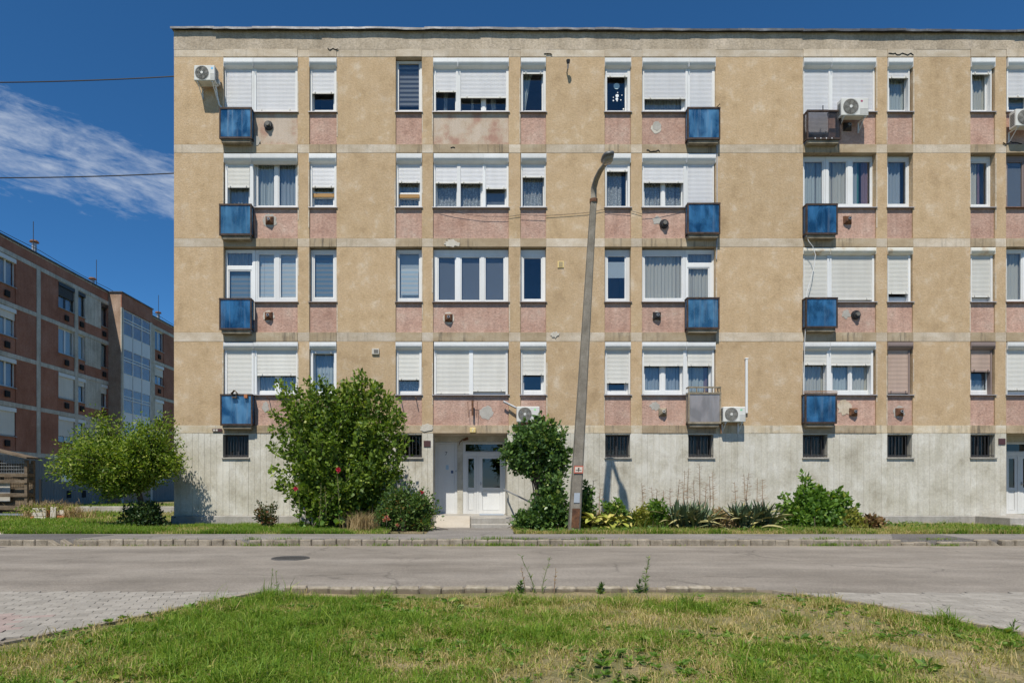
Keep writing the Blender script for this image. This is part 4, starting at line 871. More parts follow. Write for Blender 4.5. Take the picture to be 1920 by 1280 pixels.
for b in bands:
    for y0, y1 in ((YA, ly(30)), (ly(30), ly(110)), (ly(110), ly(203)), (ye, YB)): lpanel(y0, y1, b-.12+Z0, b+.12+Z0, m_lg, 'floor_band', .03)
fa = ly(264.5), ly(276), ly(285.5), ly(286.5), ly(289), ly(290.5), ly(307), YB
for r in range(4):
    zt, zn = bands[r]-.12+Z0, bands[r+1]+.12+Z0; w1, w0 = zt-.06, zt-1.62
    # near stretch: window bay, plain brown, grey pier, plain brown, window bay, pier, narrow bay, grey field, narrow bay
    for y0, y1, mt in ((YA, 26.5, m_lb), (28.6, 29.5, m_lg), (ly(30), ly(68.3), m_lb), (ly(68.3), ly(75.5), m_lg), (ly(75.5), ly(109.5), m_lb), (ly(140), ly(146), m_lg), (ly(201.3), ly(203), m_lb)): lpanel(y0, y1, zn, zt, mt, 'wall_panel' if mt is m_lb else 'pier', .03 if mt is m_lg else 0)
    lpanel(ly(160), ly(189.5), w0+.1-.35, zt, m_lg); lpanel(ly(160), ly(189.5), zn, w0+.1-.352, m_lb)
    for y0, y1, sh_, dk, mu in ((26.5, 28.6, .5, 0, 1), (29.5, ly(-42), .0, 0, 1), (ly(-42), ly(-4), .3, 0, 1), (ly(-4), ly(30), (0, .3, .0, 1)[r], 0, 1), (ly(109.5), ly(140), (.45, 0, .98, .75)[r], r == 0, 1), (ly(146), ly(160), (.0, .0, .25, .0)[r], r == 0, 0), (ly(189.5), ly(201.3), (.1, 0, .3, .4)[r], r == 0 or r == 1, 0)):
        lwin(y0, y1, w0, w1, shut=sh_, dark=bool(dk), mull=mu, sb=not (r == 1 and y0 > 34), curtain=r == 1)
        lpanel(y0, y1, zn, w0-.05, m_lb, 'spandrel_panel', -.04, .2); lpanel(y0, y1, w1, zt, m_lg, 'lintel', -.02, .2); lvent((y0+y1)/2, zn+.42)
    a = fa
    for y0, y1, mt in ((ye, a[1], m_lg), (a[3]-.2, a[5], m_lg), (a[6], YB, m_lb)): lpanel(y0, y1, zn, zt, mt, 'wall_panel' if mt is m_lb else 'pier', .0)
    for y0, y1, sh_, mu in ((a[1], a[3]-.2, .0 if r < 2 else .4, 0), (a[5], a[6], (0, .5, .9, .6)[r], 1)):
        lwin(y0, y1, w0, w1, shut=sh_, mull=mu, sb=r > 0); lpanel(y0, y1, zn, w0-.05, m_lb, 'spandrel_panel', -.04, .2); lpanel(y0, y1, w1, zt, m_lg, 'lintel', -.02, .2); lvent((y0+y1)/2, zn+.42)
# ground storey in corrugated sheet
y = YA
m = MB(); prof = []
while y < YB: prof += [(LX, y), (LX+.03, y+.05), (LX+.03, y+.13), (LX, y+.18)]; y += .26
m.add([(x, yy, .1) for x, yy in prof]+[(x, yy, bands[4]-.12+Z0) for x, yy in prof], [(i, i+1, len(prof)+i+1, len(prof)+i) for i in range(len(prof)-1)]); m.build('corrugated_cladding', m_corr, lb)
for pa, pb in ((113, 140), (283, 306)):
    w_ = MB(); w_.box(LX+.031, LX+.07, ly(pa), ly(pb), .75+Z0-.45, 1.35+Z0-.3); w_ = w_.build('window', m_white, lb); bx('pane', m_glass, w_, LX+.071, LX+.076, ly(pa)+.2, ly(pb)-.2, Z0+.42, Z0+.92)
for px in (128, 156, 193): bx('vent', m_dark, lb, LX+.031, LX+.06, ly(px)-.2, ly(px)+.2, .55, 1.0)
# stair tower
TX = -24.47; ty0, ty1 = ly(203), ly(203)+2.5
bx('stair_tower', surf('tower_render', [(.30, .20, .14), (.38, .265, .19), (.45, .33, .25)], sc=1.2, bump=.5, bsc=14, speck=.16, streak=.1), lb, LX-.2, TX-.06, ty0, ye, .1, ROOF+.03)
lpanel(ty0+.001, ye, ROOF-1.0, ROOF+.03, m_lb, 'parapet_panel', 0, .059, TX)
lpanel(ty0+.001, ty0+.25, .1, ROOF-1.002, m_lg, 'pier', 0, .059, TX); lpanel(ye-.3, ye, .1, ROOF-1.002, m_lg, 'pier', 0, .059, TX)
m = MB(); m.box(LX-.2, TX+.08, ty0-.08, ye+.05, ROOF+.031, ROOF+.10); m.build('roof_edge', m_flash, lb)
for r in range(4):
    zt = ROOF-1.1-2.75*r; zb = zt-1.75
    w_ = MB(); X = TX-.05; y0, y1 = ty0+.26, ye-.31
    ysq = [y0, y0+(y1-y0)/3, y0+(y1-y0)*2/3, y1]; zz = [zb, zb+.95, zb+1.15, zt]
    hs = [(ysq[i]+.04, ysq[i+1]-.04, zz[j]+.03, zz[j+1]-.03) for i in range(3) for j in range(3)]
    g = MB(); gridplate(g, y0, y1, zb, zt, hs, 0, .05); g.v = [(X+y, x, z) for x, y, z in g.v]; w_ = g.build('stair_window', m_white, lb)
    bx('pane', m_glass, w_, X+.01, X+.016, y0+.02, y1-.02, zb+.02, zt-.02)
    lpanel(y0, y1, zb-1.0, zb, m_white, 'infill_panel', -.02, .035, TX)
    for i in (1, 2): bx('panel_joint', m_corr, lb, TX-.019, TX-.012, ysq[i]-.02, ysq[i]+.02, zb-.98, zb-.02)
# things on the far roof
def roof_vent(px, lab, h=.9):
    y = ly(px); t = thing('roof_vent', lab, 'roof vent', (LX-.5, y, ROOF+.02), 'vents on the far roof'); x = LX-.5
    bx('base', m_rust, t, x-.5, x+.3, y-.3, y+.4, ROOF+.021, ROOF+.2); m = MB(); m.tube([(x, y, ROOF+.2), (x, y, ROOF+h)], .13, 10); m.build('pipe', m_galv, t)
    m = MB(); m.tube([(x, y, ROOF+h+.06), (x, y, ROOF+h+.16)], [.26, .20], 10); m.build('cap', m_rust, t)
roof_vent(80, 'galvanised roof vent with rusty cap standing nearest on the brown block', .85); roof_vent(187, 'dark squat roof vent beside the stair tower of the brown block', .55); roof_vent(308, 'small galvanised roof vent at the far end of the brown block', .75)
for px, h in ((72, 2.0), (189, 2.0), (304, 2.2)):
    y = ly(px); m = MB(); m.tube([(LX-.3, y, ROOF+.02), (LX-.3, y, ROOF+h)], .02, 5)
    tag(m.build('antenna_mast', m_black, loc=(LX-.3, y, ROOF)), {72: 'thin mast beside the nearest roof vent', 189: 'thin mast by the stair tower roof', 304: 'thin mast at the far end of the brown roof'}[px], 'mast', 'thin masts on the far roof')
pts = []
for k in range(41):
    y = 22+(YB-24)*k/40; pts.append((LX+.02, y, ROOF+.32-.10*abs(math.sin(k*.42))))
m = MB(); m.tube(pts, .018, 4); tag(m.build('roof_cable', m_black), 'black cable running just above the roof edge of the brown block', 'cable')
# ------------------------------------------------------------------ air conditioners, signs, cables on the facade
def ac(x0, x1, y0, y1, d, label, logo=None, side='r', pipe=None, gap=.12):
    """x0..y1: front face in photo pixels; d: distance of that face from the wall"""
    Y = FY-d; a, b = (x0-CX)*Y/F, (x1-CX)*Y/F; zb, zt = HC+(CY-y1)*Y/F, HC+(CY-y0)*Y/F
    t = thing('air_conditioner', label, 'air conditioner', ((a+b)/2, FY, zb), 'air conditioner outdoor units on the facade')
    m = MB(); m.cbox(a, b, Y, FY-gap, zb, zt, c=.018); body = m.build('casing', m_ac, t)
    r = (zt-zb)*.43; cx = a+(zt-zb)*.52; cz = (zt+zb)/2
    m = MB(); m.cyl((cx, cz), r, Y-.004, Y+.002, 28); well = m.build('fan_well', m_acd, t)
    m = MB()
    for k in range(5):
        th = 2*math.pi*k/5; 
        V = [(cx+.18*r*math.cos(th), Y-.006, cz+.18*r*math.sin(th)), (cx+.85*r*math.cos(th-.25), Y-.006, cz+.85*r*math.sin(th-.25)), (cx+.9*r*math.cos(th+.35), Y-.010, cz+.9*r*math.sin(th+.35)), (cx+.3*r*math.cos(th+.6), Y-.010, cz+.3*r*math.sin(th+.6))]
        m.add(V, [(0, 1, 2, 3)])
    m.build('fan', m_acg, t)
    m = MB(); ring = lambda q, w_, yy: m.tube([(cx+q*math.cos(2*math.pi*k/28), yy, cz+q*math.sin(2*math.pi*k/28)) for k in range(29)], w_, 4, False)
    for i in range(9): ring(r*(.2+.8*i/8), .0035, Y-.016)
    for k in range(24): th = 2*math.pi*k/24; m.tube([(cx+.2*r*math.cos(th), Y-.018, cz+.2*r*math.sin(th)), (cx+r*math.cos(th+.3), Y-.014, cz+r*math.sin(th+.3))], .003, 4, False)
    m.build('fan_grille', m_acg, t)
    m = MB(); m.cyl((cx, cz), r*.2, Y-.022, Y-.006, 14); m.build('grille_hub', m_ac, t)
    m = MB(); xs = cx+r+.03
    for i in range(5): m.box(xs+.02, b-.02, Y-.003, Y+.001, zb+.05+i*.035, zb+.058+i*.035)
    m.build('louvre', m_acg, t)['kind'] = 'stuff'
    if logo: bx('badge', plain('badge', logo, .5), t, xs+.04, xs+.10, Y-.003, Y+.001, zt-.12, zt-.07)
    sx = (b+.001, b+.004) if side == 'r' else (a-.004, a-.001); m = MB()
    for i in range(8): m.box(*sx, Y+.05, FY-gap-.05, zb+.06+i*.045, zb+.085+i*.045)
    m.build('side_grille', m_acd, t)
    for x in (a+.09, b-.09):
        m = MB(); m.box(x-.015, x+.015, Y+.03, FY-.002, zb-.03, zb-.001); m.box(x-.015, x+.015, FY-.03, FY-.002, zb-.32, zb-.03)
        m.tube([(x, Y+.06, zb-.03), (x, FY-.03, zb-.30)], .012, 5); m.build('bracket', m_white, t)
    if side == 'r': m = MB(); m.box(b+.001, b+.05, FY-gap-.12, FY-gap-.02, zb+.03, zb+.16); m.build('valve_cover', m_ac, t)
    if pipe: m = MB(); m.tube([(p_[0], p_[1], p_[2]) for p_ in pipe], .022, 8); m.build('coolant_pipe', m_white, t)
    return t
ac(363.5, 402.5, 122, 151, .42, 'boxy air conditioner unit high at the left end of the facade, with blue badge', (.1,.45,.75), pipe=[P(404,150,18.0), P(405,170,18.1), P(411,196,18.2), P(418,206,18.24)])
ac(1578, 1629, 183.5, 216.5, .36, 'air conditioner unit beside the smoked glass balcony on the top storey', (.35,.05,.12), side='l')
ac(1905, 1956, 204, 236, .36, 'air conditioner unit cut off by the right edge on the top storey', None, side='l')
ac(969, 1012, 761.5, 790.5, .34, 'air conditioner unit above the climbing shrub right of the entrance', (.35,.7,.3))
ac(1356.5, 1398.5, 762, 790.5, .34, 'air conditioner unit right of the grey balcony, below a tall white pipe cover', (.2,.55,.3), side='l')
t = thing('pipe_cover', 'tall white plastic pipe cover rising from an air conditioner on the tan wall', 'pipe cover', (fx(1398), FY, fz(765)))
bx('duct', m_white, t, fx(1396.4), fx(1400.6), FY-.07, FY-.001, fz(775), fz(674), c=.01); bx('cap', m_white, t, fx(1395.6), fx(1401.2), FY-.08, FY-.001, fz(674)+.001, fz(671.5), c=.008)
t = MB(); t.tube([P(944, 752.5, 18.15), P(968, 764.5, 18.1)], .035, 6); tag(t.build('pipe_duct', m_galv), 'slanting grey pipe duct leading down to the air conditioner over the shrub', 'duct')
def text(body, size, loc, mat, parent, ext=.002):
    cu = bpy.data.curves.new('digit', 'FONT'); cu.body = body; cu.size = size; cu.extrude = ext; cu.align_x = 'CENTER'; cu.align_y = 'CENTER'
    o = bpy.data.objects.new('tmp', cu); C.objects.link(o); dg = bpy.context.evaluated_depsgraph_get(); me = bpy.data.meshes.new_from_object(o.evaluated_get(dg)); bpy.data.objects.remove(o)
    me.materials.clear(); me.materials.append(mat); q = bpy.data.objects.new('digit', me); C.objects.link(q); q.parent = parent; q.location = Vector(loc)-origin(parent); q.rotation_euler = (R(90), 0, 0); return q
m_yel = plain('sign_yellow', (.72, .55, .22), .5)
t = thing('house_number', 'small pale yellow house number plate on the beam above the entrance', 'number plate', (fx(886.5), FY, fz(811)))
bx('plate', m_yel, t, fx(881), fx(892), FY-.09, FY-.022, fz(811), fz(802), c=.01); text('7', .13, (fx(886.5), FY-.092, fz(806.5)), plain('number_pale', (.85,.82,.7), .5), t)
sd = [o for o in bld.children if o.name.startswith('side_door')][0]
text('7', .16, ((836.5-CX)*EY/F, EY-.002, HC+(CY-850)*EY/F), m_text, sd)
for px, py, lab in ((801, 831.5, 'small dark red plaque on the concrete pier left of the first entrance'), (1878, 827.5, 'small dark red plaque on the concrete left of the second entrance')):
    tag(bx('wall_plaque', m_red, None, fx(px-6.5), fx(px+6.5), FY-.02, FY-.006, fz(py+5.7), fz(py-5.7), c=.002), lab, 'plaque', 'red plaques by the entrances')
t = thing('vent_grille', 'yellowish square vent grille on the tan wall left of the lamp post', 'vent', (fx(1051), FY, fz(496)))
bx('grille_frame', m_yel, t, fx(1045.5), fx(1057), FY-.02, FY-.001, fz(502), fz(490), c=.003)
for i in range(5): bx('slat', m_bandd, t, fx(1047.5), fx(1055), FY-.026, FY-.0195, fz(500.4-i*2), fz(499.4-i*2))
t = thing('alarm_box', 'small pale box with grey front on the tan wall above the large bush', 'box', (fx(704), FY, fz(664)))
bx('case', m_patchw, t, fx(697.5), fx(711), FY-.05, FY-.001, fz(664.5), fz(653.5), c=.006); bx('front', m_acd, t, fx(701.5), fx(709.5), FY-.054, FY-.05, fz(662.5), fz(656))
t = thing('meter_plate', 'small brown plate with pale squares under the first panel at the left', 'plate', (fx(408), FY, fz(809)))
bx('plate', m_red, t, fx(399), fx(417), FY-.034, FY-.02, fz(809), fz(803.5)); 
for i in range(2): bx('square', m_patchw, t, fx(400.5+i*5), fx(404+i*5), FY-.038, FY-.034, fz(808), fz(804.5))
t = thing('wall_lamp', 'small dark wall lamp on the tan wall near the top storey windows', 'lamp', tuple(P(1063, 136, FY)))
m = MB(); m.tube([(fx(1063), FY, fz(137)), (fx(1063), FY-.18, fz(136)), (fx(1063), FY-.22, fz(128))], .02, 6); m.build('arm', m_galv, t)
m = MB(); m.tube([(fx(1063), FY-.22, fz(128.5)), (fx(1063), FY-.23, fz(123))], [.045, .06], 10); m.build('lamp_head', m_black, t)
t = thing('bracket', 'black iron bracket with thin stays on the pink panel above the entrance', 'bracket', (fx(886), FY, fz(780)))
m = MB(); m.tube([(fx(886), FY-.1, fz(751)), (fx(886), FY-.1, fz(779))], .03, 6); m.tube([(fx(886), FY+.04, fz(765)), (fx(886), FY-.1, fz(765))], .02, 6); m.build('post', m_rust, t)
for s_ in (-1, 1): m = MB(); m.tube([(fx(886), FY-.1, fz(752)), (fx(886+s_*9), FY-.1, fz(753.5)), (fx(886+s_*7.5), FY-.1, fz(783))], .007, 4); m.build('stay', m_rust, t)
for px, py in ((752, 749), (780.5, 749), (504, 747.5), (533, 747)):
    m = MB(); m.tube([(fx(px), FY+.045, fz(py)), (fx(px), FY-.16, fz(py-.5)), (fx(px), FY-.19, fz(py-2.5))], .013, 5)
    tag(m.build('flower_box_hook', m_railr), {752: 'left rusty hook on the pink panel by the large bush', 780.5: 'right rusty hook on the pink panel by the large bush', 504: 'rusty hook next to the lowest blue balcony at the left', 533: 'rusty hook half hidden by the top of the large bush'}[px], 'hook', 'rusty iron hooks under the windows')
# birdhouse and pot on the lowest left balcony
Yb = FY-.24
t = thing('bird_feeder', 'little wooden bird feeder with pitched roof on the lowest blue balcony', 'bird feeder', tuple(P(440, 746, Yb))); p = t.location
bx('tray', m_wood, t, p.x-.07, p.x+.07, Yb-.06, Yb+.05, p.z, p.z+.025); 
for s_ in (-1, 1):
    m = MB(); m.add([(p.x, Yb-.07, p.z+.22), (p.x+s_*.09, Yb-.07, p.z+.12), (p.x+s_*.09, Yb+.05, p.z+.12), (p.x, Yb+.05, p.z+.22), (p.x, Yb-.07, p.z+.235), (p.x+s_*.1, Yb-.07, p.z+.125), (p.x+s_*.1, Yb+.05, p.z+.125), (p.x, Yb+.05, p.z+.235)], [(0,1,2,3),(4,5,6,7),(0,1,5,4),(1,2,6,5),(2,3,7,6),(3,0,4,7)]); m.build('roof', m_wood, t)
    bx('post', m_wood, t, p.x+s_*.045-.008, p.x+s_*.045+.008, Yb-.01, Yb+.006, p.z+.025, p.z+.17)
t = thing('flower_pot', 'small square terracotta pot hung on the lowest blue balcony rail', 'flower pot', tuple(P(461.5, 746.5, Yb))); p = t.location
m = MB(); m.cbox(p.x-.05, p.x+.05, Yb-.05, Yb+.03, p.z, p.z+.11, c=.006); m.build('pot', m_terra, t); bx('soil', m_soil, t, p.x-.04, p.x+.04, Yb-.04, Yb+.02, p.z+.1105, p.z+.118)
def cable(name, pts, r, mat, lab, cat='cable'): m = MB(); m.tube(pts, r, 5); return tag(m.build(name, mat), lab, cat)
def sag(a, b, d, n=16): return [a+(b-a)*(k/n) - Vector((0, 0, d*4*(k/n)*(1-k/n))) for k in range(n+1)]
cable('overhead_cable', sag(P(327, 143.5, FY+.15), P(-420, 147, FY+.15), .16), .017, m_black, 'upper black cable crossing the sky to the left end of the facade')
cable('overhead_cable', sag(P(327, 325, FY+.15), P(-420, 322, FY+.15), .16), .017, m_black, 'lower black cable crossing the sky through the thin cloud')
wy = FY-.03; pp = [(822,391.5),(850,398),(880,402.5),(908,406),(954,406),(976,403),(1022,404.5),(1062,402),(1100,399),(1140,391.5),(1180,394.5),(1204,401.5),(1230,399.5),(1262,392.5),(1290,387)]
cable('facade_wire', [P(x, y, wy) for x, y in pp], .006, m_black, 'thin wire slung along the facade below the second row of windows')
cable('hanging_cable', [P(x, y, FY-.16) for x, y in ((1512,440),(1516,452),(1524,462),(1529,478),(1526,500),(1519,527),(1513,548),(1511,560))], .010, m_white, 'white cable dangling between two blue balconies at the right')
cable('hanging_cable', [P(x, y, FY-.16) for x, y in ((1510,617),(1509,640),(1508,690),(1507,735))], .009, m_white, 'white cable running straight down to the lowest blue balcony at the right')
cable('drain_pipe', [P(x, y, FY-.03) for x, y in ((1344.5,272),(1344.5,300),(1344.5,382))], .014, m_galv, 'thin grey drain pipe beside the right hand shutters of the third bay', 'pipe')
cable('drain_pipe', [P(x, y, FY-.03) for x, y in ((1344.5,440),(1344,470),(1343.5,486))], .014, m_galv, 'short grey drain pipe under the second blue balcony of the third bay', 'pipe')
cable('drain_pipe', [P(x, y, FY-.05) for x, y in ((1351,794),(1352,805),(1352,812))], .02, m_railr, 'short rusty pipe stub beside the grey balcony', 'pipe')
cable('balcony_aerial', [P(1343, 202, FY-.2), P(1347, 198, FY-.25), P(1350, 195, FY-.3)], .012, m_black, 'short black aerial sticking up from a top blue balcony', 'aerial')
cable('balcony_aerial', [P(1543, 208, FY-.2), P(1543, 198, FY-.21)], .014, m_black, 'short black post above the smoked glass balcony', 'aerial')

# ------------------------------------------------------------------ street lamp
Yb, Yt = 15.35, 14.62
pole = thing('street_lamp', 'leaning concrete street lamp post with rusty door panel and a red bordered sign', 'street lamp', tuple(P(1075.5, 997, Yb)))
def pt(f): a = P(1075.5, 1003, Yb); b = P(1113, 374, Yt); return a+(b-a)*f
m = MB(); n = 14; rings = []
for k in range(n+1):
    c = pt(k/n); hw = (10.6*(1-k/n)+5.4*(k/n))*(Yb+(Yt-Yb)*k/n)/F; hd = hw*1.05; ch = hw*.28
    rings.append([(c.x-hw+ch, c.y-hd, c.z), (c.x+hw-ch, c.y-hd, c.z), (c.x+hw, c.y-hd+ch, c.z), (c.x+hw, c.y+hd-ch, c.z), (c.x+hw-ch, c.y+hd, c.z), (c.x-hw+ch, c.y+hd, c.z), (c.x-hw, c.y+hd-ch, c.z), (c.x-hw, c.y-hd+ch, c.z)])
m.add([q for r_ in rings for q in r_], [(k*8+i, k*8+(i+1) % 8, (k+1)*8+(i+1) % 8, (k+1)*8+i) for k in range(n) for i in range(8)] + [tuple(range(n*8, n*8+8))]); m.build('pole', m_pole, pole)
m = MB(); c = pt(.998); m.tube([c-Vector((0, 0, .06)), c+Vector((0, 0, .02))], .095, 12); m.build('collar', m_rust, pole)
LH = P(1139, 300, FY*.752); top_ = pt(1.0)
arm = [top_+Vector((0, 0, -.02)), P(1113.5, 352, 14.55), P(1118, 336, 14.4), P(1125, 321, 14.15), P(1132, 311, 13.95), P(1136, 306.5, 13.86)]
m = MB(); m.tube(arm, [.070, .07, .066, .06, .052, .042], 10); m.build('arm', m_pole, pole, smooth=True)
hd = (P(1140.5, 296, 13.55)-P(1134.5, 309, 13.9)).normalized(); side = Vector((1, .0, .15)).normalized(); side = (side-hd*side.dot(hd)).normalized(); upv = side.cross(hd)*-1
if upv.z < 0: upv = -upv
def head(name, mat, prof, base):
    V = []; N = 12
    for d_, w_, hgt, off in prof:
        for k in range(N):
            th = 2*math.pi*k/N; ct, st_ = math.cos(th), math.sin(th); q = lambda v: math.copysign(abs(v)**.6, v)
            V.append(base+hd*d_*.84+side*(q(ct)*w_*.8)+upv*(off+q(st_)*hgt)*.8)
    m = MB(); L = len(prof); m.add(V, [(i*N+k, i*N+(k+1) % N, (i+1)*N+(k+1) % N, (i+1)*N+k) for i in range(L-1) for k in range(N)] + [tuple(range(N))[::-1], tuple(range((L-1)*N, L*N))]); return m.build(name, mat, pole, smooth=True)
B = P(1135, 308, 13.92)
lhd = head('lamp_head', m_lamph, [(-.06,.05,.045,0), (.05,.10,.06,.03), (.14,.155,.075,.05), (.38,.165,.08,.05), (.55,.135,.065,.045), (.62,.07,.03,.03)], B)
head('lamp_lens', m_lampg, [(.10,.10,.04,-.02), (.17,.135,.075,-.025), (.36,.14,.085,-.03), (.50,.11,.06,-.02), (.55,.06,.02,-.01)], B)
def onpole(py0, py1, w0, mat, name, dx=0, off=.012, th=.01):
    f = lambda py: (1003-py)/(1003-374.); fs = f(py1), f(py0); V = []
    for ff in fs:
        c = pt(ff); y = c.y-((10.6*(1-ff)+5.4*ff)*(Yb+(Yt-Yb)*ff)/F)*1.05-off; h = w0*y/F/2
        V += [(c.x-h+dx, y, c.z), (c.x+h+dx, y, c.z)]
    m = MB(); q = [V[0], V[1], V[3], V[2]]; m.add(q+[(x, y+th, z) for x, y, z in q], [(0,1,2,3),(4,7,6,5),(0,4,5,1),(1,5,6,2),(2,6,7,3),(3,7,4,0)]); return m.build(name, mat, pole if name == 'access_door' else None)
onpole(950, 988, 14.5, m_rust, 'access_door')
sg = onpole(868, 882.5, 17.5, plain('sign_red', (.50, .13, .08), .5), 'pole_sign', off=.02, th=.008); tag(sg, 'small red bordered sign with a black cross mark fixed to the lamp post', 'sign')
s2 = onpole(870.2, 880.2, 14, plain('sign_cream', (.68, .58, .48), .5), 'sign_face', off=.0235, th=.003); s2.parent = sg
for a in ((876, 877.2, 11), (871.8, 879.2, 1.3), (872.3, 874.2, 3.2)): o = onpole(*a, m_text, 'sign_mark', off=.026, th=.002); o.parent = sg
s3 = onpole(920, 939, 11, plain('paper_blue', (.38, .42, .46), .7), 'paper_notice', off=.014, th=.004); tag(s3, 'faded bluish paper notice pasted low on the lamp post', 'notice')

# ------------------------------------------------------------------ leaves
def unit(v): return v/np.maximum(np.linalg.norm(v, axis=1, keepdims=True), 1e-6)
def leaf_geo(Pn, D, L, W, fold=.15):
    n = len(Pn); D = unit(D); r = unit(rng.normal(size=(n, 3)) + np.array([0, 0, .0])); S = unit(np.cross(D, r)); N = np.cross(S, D)
    L = np.broadcast_to(np.asarray(L, float), n)[:, None]; W = np.broadcast_to(np.asarray(W, float), n)[:, None]
    v0 = Pn; v1 = Pn+D*L*.42+S*W*.5+N*fold*W; v2 = Pn+D*L; v3 = Pn+D*L*.42-S*W*.5+N*fold*W
    V = np.stack([v0, v1, v2, v3], 1).reshape(-1, 3); b = np.arange(n)[:, None]*4
    return V, np.concatenate([b+np.array([[0, 1, 2]]), b+np.array([[0, 2, 3]])])
def leaves(name, Pn, D, L, W, mat, parent, var=None):
    V, Fc = leaf_geo(Pn, D, L, W); var = rng.random(len(Pn)) if var is None else var
    o = np_mesh(name, V, Fc, mat, parent, np.repeat(var, 4)); o['kind'] = 'stuff'; return o
def curve_pts(b, t, bend, s):           # quadratic path from b to t, rising first
    c = np.array([b[0]*.55+t[0]*.45, b[1]*.55+t[1]*.45, b[2]+(t[2]-b[2])*bend]); s = s[:, None]
    return (1-s)**2*b+2*s*(1-s)*c+s*s*t
def shrub(name, label, cat, base, targets, per, L, W, mat, jit=.12, t0=.3, spread=.2, bend=.7, stem=.008, mstem=None, group=None, droop=.0, stems_shown=60, bushpart='foliage', taper=.6):
    base = np.array(base, float); t = thing(name, label, cat, tuple(base), group); Pn = []; D = []; Vv = []; m = MB()
    for i, tg in enumerate(targets):
        b = base+np.array([rng.normal()*spread, rng.normal()*spread*.6, 0]); tg = np.array(tg, float); k = max(int(per*rng.uniform(.7, 1.3)), 3)
        s = t0+(1-t0)*rng.random(k)**.8; p = curve_pts(b, tg, bend, s); ln = np.linalg.norm(tg-b)
        off = rng.normal(size=(k, 3))*jit*(1-(s[:, None])*taper); p = p+off
        dirn = unit(off+1e-5)*.8 + unit(np.tile(tg-b, (k, 1)))*.35 + rng.normal(size=(k, 3))*.45 + np.array([0, -.15, .1-droop])
        Pn.append(p); D.append(dirn); Vv.append(np.clip(rng.normal(.5, .2, k)+rng.normal()*.12, 0, 1))
        if i < stems_shown: m.tube([tuple(q) for q in curve_pts(b, tg, bend, np.linspace(0, .95, 7))], [stem*(1-.7*q/6) for q in range(7)], 4, False)
    Pn = np.concatenate(Pn); D = np.concatenate(D); Vv = np.concatenate(Vv); n = len(Pn); ok = Pn[:, 2] > .13; Pn, D, Vv = Pn[ok], D[ok], Vv[ok]; n = len(Pn); k = rng.uniform(.5, 1.45, n)
    if m.v: m.build('stem', mstem or m_bark, t)
    leaves(bushpart, Pn, D, L*k, W*k, mat, t, Vv); return t
def ell(cx, cy, rx, ry, Y, n, depth, r0=.6, r1=1.0, zmin=None):     # points in a lobe given in photo pixels
    c = P(cx, cy, Y); k = Y/F; d = unit(rng.normal(size=(n, 3))); r = rng.uniform(r0, r1, n)[:, None]
    q = np.array(c)+d*r*np.array([rx*k, depth, ry*k]); q[:, 2] = np.maximum(q[:, 2], zmin if zmin else .25); return list(q)
g_bush = leafmat('leaf_bush', [(.0, (.045, .085, .012)), (.45, (.12, .195, .024)), (.8, (.22, .30, .042)), (1, (.37, .41, .10))])
g_dark = leafmat('leaf_dark', [(.0, (.03, .07, .02)), (.5, (.08, .155, .038)), (.85, (.155, .25, .06)), (1, (.29, .34, .08))], .30, .38, .5)
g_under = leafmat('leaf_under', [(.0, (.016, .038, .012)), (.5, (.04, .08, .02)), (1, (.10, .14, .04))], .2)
g_tree = leafmat('leaf_tree', [(.0, (.055, .105, .012)), (.45, (.145, .23, .020)), (.8, (.26, .335, .036)), (1, (.40, .42, .10))], .42)
g_rose = leafmat('leaf_rose', [(.0, (.035, .075, .020)), (.5, (.085, .155, .036)), (.86, (.17, .22, .05)), (.93, (.28, .13, .05)), (1, (.38, .25, .08))])
g_lime = leafmat('leaf_lime', [(.0, (.10, .15, .02)), (.5, (.26, .27, .045)), (1, (.45, .40, .12))], .3)
g_yuc = leafmat('leaf_yucca', [(.0, (.030, .055, .030)), (.5, (.06, .095, .045)), (.8, (.13, .15, .065)), (1, (.30, .28, .12))], .15, .45)
g_fresh = leafmat('leaf_fresh', [(.0, (.045, .10, .014)), (.5, (.10, .20, .026)), (.85, (.18, .29, .04)), (1, (.34, .36, .07))])
g_dry = leafmat('leaf_dry', [(.0, (.20, .13, .06)), (.5, (.36, .26, .13)), (1, (.50, .38, .20))], .2, .8)
g_rust = leafmat('leaf_withered', [(.0, (.12, .075, .03)), (.5, (.24, .14, .06)), (.8, (.34, .22, .10)), (1, (.16, .17, .05))], .2, .8)
g_grass = leafmat('grass_blade', [(.0, (.05, .115, .010)), (.3, (.115, .225, .016)), (.6, (.235, .33, .034)), (.72, (.34, .30, .095)), (1, (.56, .44, .22))], .35, .6)
m_redf = leafmat('petal_red', [(0, (.42, .015, .05)), (1, (.65, .04, .10))], .3); m_pinkf = leafmat('petal_pink', [(0, (.50, .17, .13)), (1, (.66, .32, .24))], .3)
# large bush in front of the facade
Yc = 16.7; tg = ell(637, 850, 122, 138, Yc, 230, 1.0, .55, 1.0, .35)
for px, py in ((521,716),(526,740),(548,719),(552,752),(577,712),(585,735),(603,706),(610,720),(622,728),(641,722),(655,716),(676,696),(680,708),(690,716),(703,724),(714,720),(728,740),(741,748),(752,775),(757,792),(762,822),(510,770),(507,800),(506,835),(512,880),(520,905),(760,850),(755,880),(748,770),(660,725),(633,735),(565,735),(535,760)):
    tg += [np.array(P(px+random.uniform(-3, 3), py, Yc+random.uniform(-.5, .3))) for _ in range(3)]
shrub('large_bush', 'tall dense green bush with upright shoots left of the entrance, reaching the first floor windows', 'bush', P(640, 990, Yc), tg, 125, .105, .078, g_bush, jit=.13, t0=.22, spread=.38, bend=.62, stem=.016, stems_shown=120)
